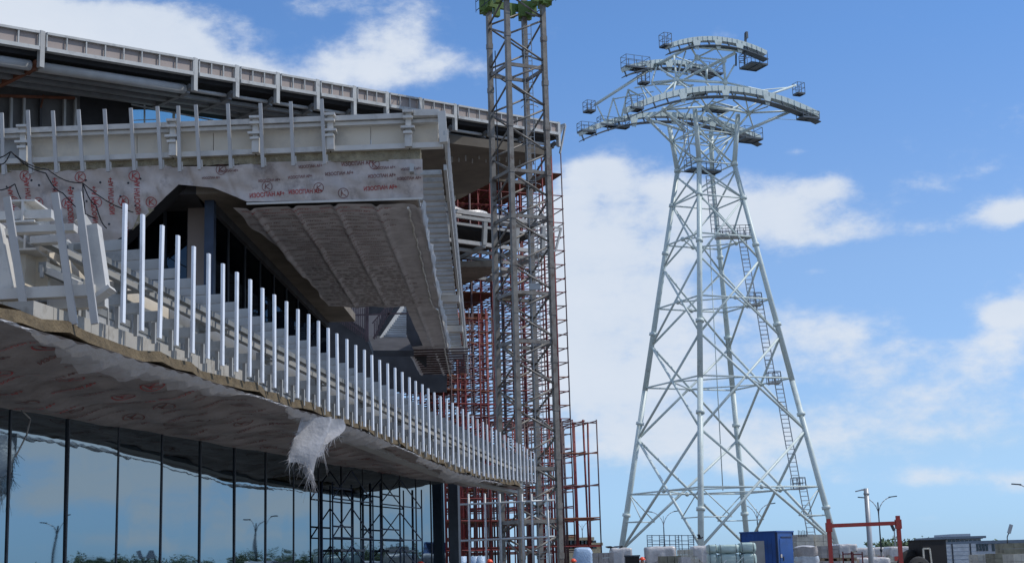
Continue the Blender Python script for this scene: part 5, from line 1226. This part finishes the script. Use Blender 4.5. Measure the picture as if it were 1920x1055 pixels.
BL = [(40, 60, 190, 75, 1.05), (220, 85, 110, 55, .95), (330, 118, 110, 42, .8), (455, 145, 90, 26, .65), (440, 40, 110, 45, .26), (740, 85, 95, 60, .62), (850, 130, 80, 28, .5), (640, 130, 90, 50, .5), (590, 8, 60, 16, .4),
      (1120, 420, 110, 90, 1.0), (1110, 560, 110, 140, .95), (1150, 700, 170, 120, .75), (1250, 430, 110, 90, .75), (1470, 395, 150, 55, .95), (1600, 440, 110, 22, .55), (1540, 625, 110, 40, .65), (1890, 395, 60, 26, .9), (1900, 582, 45, 24, .8), (1115, 312, 60, 16, .55), (1750, 345, 60, 18, .35), (1560, 350, 40, 25, .4),
      (1600, 690, 200, 40, .42), (1800, 725, 220, 70, .36), (1600, 800, 280, 50, .44), (1300, 820, 220, 60, .5), (1300, 620, 120, 80, .4), (330, 30, 100, 40, .42), (1745, 895, 55, 18, .6), (1900, 900, 60, 24, .6), (1740, 972, 40, 9, .3), (1440, 152, 100, 18, .3), (1545, 508, 40, 8, .35), (1670, 515, 50, 8, .25), (1850, 640, 60, 14, .3), (1020, 170, 120, 25, .2), (1490, 285, 25, 8, .4),
      (2300, 500, 300, 120, .8), (2700, 800, 400, 90, .6), (3100, 600, 300, 120, .6), (2500, 950, 500, 25, .4), (-700, 200, 500, 200, .8)]
acc = None
for (x, y, sxp, syp, amp) in BL:
    d = ray(x, y).normalized(); a_, e_ = math.atan2(d.x, d.y), math.asin(d.z)
    t = mth('ADD', mth('POWER', mth('MULTIPLY', mth('SUBTRACT', AZ, a_), FPX/sxp), 2.), mth('POWER', mth('MULTIPLY', mth('SUBTRACT', EL, e_), FPX/syp), 2.))
    g_ = mth('MULTIPLY', mth('EXPONENT', mth('MULTIPLY', t, -.7)), amp)
    acc = g_ if acc is None else mth('ADD', acc, g_)
for (za, ze, sa, se, amp) in ((27, 3.4, 3, .7, .42), (32, 2.2, 4, .45, .38), (36, 4.6, 3, .8, .5), (40.5, 3.0, 3, .6, .42), (31, 5.4, 2.5, .6, .5), (42, 5.6, 3, .7, .45), (38, 1.2, 3, .3, .3)):
    t = mth('ADD', mth('POWER', mth('MULTIPLY', mth('SUBTRACT', AZ, R_(za)), 1/R_(sa)), 2.), mth('POWER', mth('MULTIPLY', mth('SUBTRACT', EL, R_(ze)), 1/R_(se)), 2.))
    acc = mth('ADD', acc, mth('MULTIPLY', mth('EXPONENT', mth('MULTIPLY', t, -.7)), amp))
acc = mth('MINIMUM', acc, 1.05)
far_ = mth('MULTIPLY', mth('SUBTRACT', nb_, .40), 5.0)          # loose cloud cover away from the shapes above
outside = mth('SUBTRACT', 1., mth('MULTIPLY', mth('LESS_THAN', mth('ABSOLUTE', AZ), .80), mth('LESS_THAN', EL, .42)))
dens = mth('ADD', mth('ADD', acc, mth('MULTIPLY', mth('MAXIMUM', far_, 0.), outside)), mth('ADD', mth('MULTIPLY', mth('SUBTRACT', n1, .5), 1.7), mth('MULTIPLY', mth('SUBTRACT', n2, .5), .95)))
mr = N.new('ShaderNodeMapRange'); mr.interpolation_type = 'SMOOTHERSTEP'; LK.new(dens, mr.inputs['Value']); mr.inputs['From Min'].default_value = .22; mr.inputs['From Max'].default_value = 1.0
# cloud shade: bright tops, greyer thick middles
shd = mth('ADD', mth('MULTIPLY', mth('SUBTRACT', n1, .5), .9), .5, clamp=True)
cr = N.new('ShaderNodeMix'); cr.data_type = 'RGBA'; LK.new(shd, cr.inputs['Factor']); cr.inputs['A'].default_value = (6.0, 6.9, 8.2, 1); cr.inputs['B'].default_value = (8.2, 8.6, 9.2, 1)
hs = N.new('ShaderNodeHueSaturation'); LK.new(sky.outputs[0], hs.inputs['Color']); hs.inputs['Saturation'].default_value = 1.0; hs.inputs['Value'].default_value = 1.0
rmp = N.new('ShaderNodeValToRGB'); LK.new(mth('MULTIPLY', EL, 2.0, clamp=True), rmp.inputs['Fac']); er = rmp.color_ramp.elements
STP = [(0., (.50, .77, 1.34)), (R_(1.3)*2, (.57, .81, 1.30)), (R_(4)*2, (.79, .89, 1.12)), (R_(11)*2, (1.0, 1.06, 1.18)), (R_(19.5)*2, (.83, 1.06, 1.29)), (1., (.85, 1.05, 1.25))]
er[0].position = 0; er[1].position = 1
for _ in range(len(STP)-2): er.new(.5)
for e_, (p_, c_) in zip(er, STP): e_.position = p_; e_.color = (*[v/2 for v in c_], 1)
for e_, (p_, c_) in zip(er, STP): e_.position = p_; e_.color = (*[v/2 for v in c_], 1)
tn = N.new('ShaderNodeVectorMath'); tn.operation = 'MULTIPLY'; LK.new(hs.outputs[0], tn.inputs[0]); LK.new(rmp.outputs['Color'], tn.inputs[1])
tn2 = N.new('ShaderNodeVectorMath'); tn2.operation = 'SCALE'; tn2.inputs['Scale'].default_value = 2.47; LK.new(tn.outputs[0], tn2.inputs[0])
mx = N.new('ShaderNodeMix'); mx.data_type = 'RGBA'; LK.new(mth('MULTIPLY', mr.outputs[0], .92), mx.inputs['Factor']); LK.new(tn2.outputs[0], mx.inputs['A']); LK.new(cr.outputs['Result'], mx.inputs['B'])
LK.new(mx.outputs['Result'], bg.inputs['Color'])
sl_ = bpy.data.lights.new('sun', 'SUN'); sl_.energy = 3.0; sl_.angle = R_(.5); sl_.color = (1, .95, .88)
so = bpy.data.objects.new('sun', sl_); COL.objects.link(so)
sd = V((math.sin(R_(SUN_AZ))*math.cos(R_(SUN_EL)), math.cos(R_(SUN_AZ))*math.cos(R_(SUN_EL)), math.sin(R_(SUN_EL))))
so.rotation_euler = sd.to_track_quat('Z', 'Y').to_euler(); so.location = (60, 20, 80)
cd = bpy.data.cameras.new('camera'); co_ = bpy.data.objects.new('camera', cd); COL.objects.link(co_)
cd.sensor_width = 36; cd.lens = FPX/1920*36; cd.clip_end = 6000; cd.clip_start = .1
co_.matrix_world = Matrix(((RT.x, UP.x, -FW.x, EYE.x), (RT.y, UP.y, -FW.y, EYE.y), (RT.z, UP.z, -FW.z, EYE.z), (0, 0, 0, 1)))
sc.camera = co_
sc.view_settings.view_transform = 'Standard'; sc.view_settings.look = 'None'; sc.view_settings.exposure = 0; sc.view_settings.gamma = 1
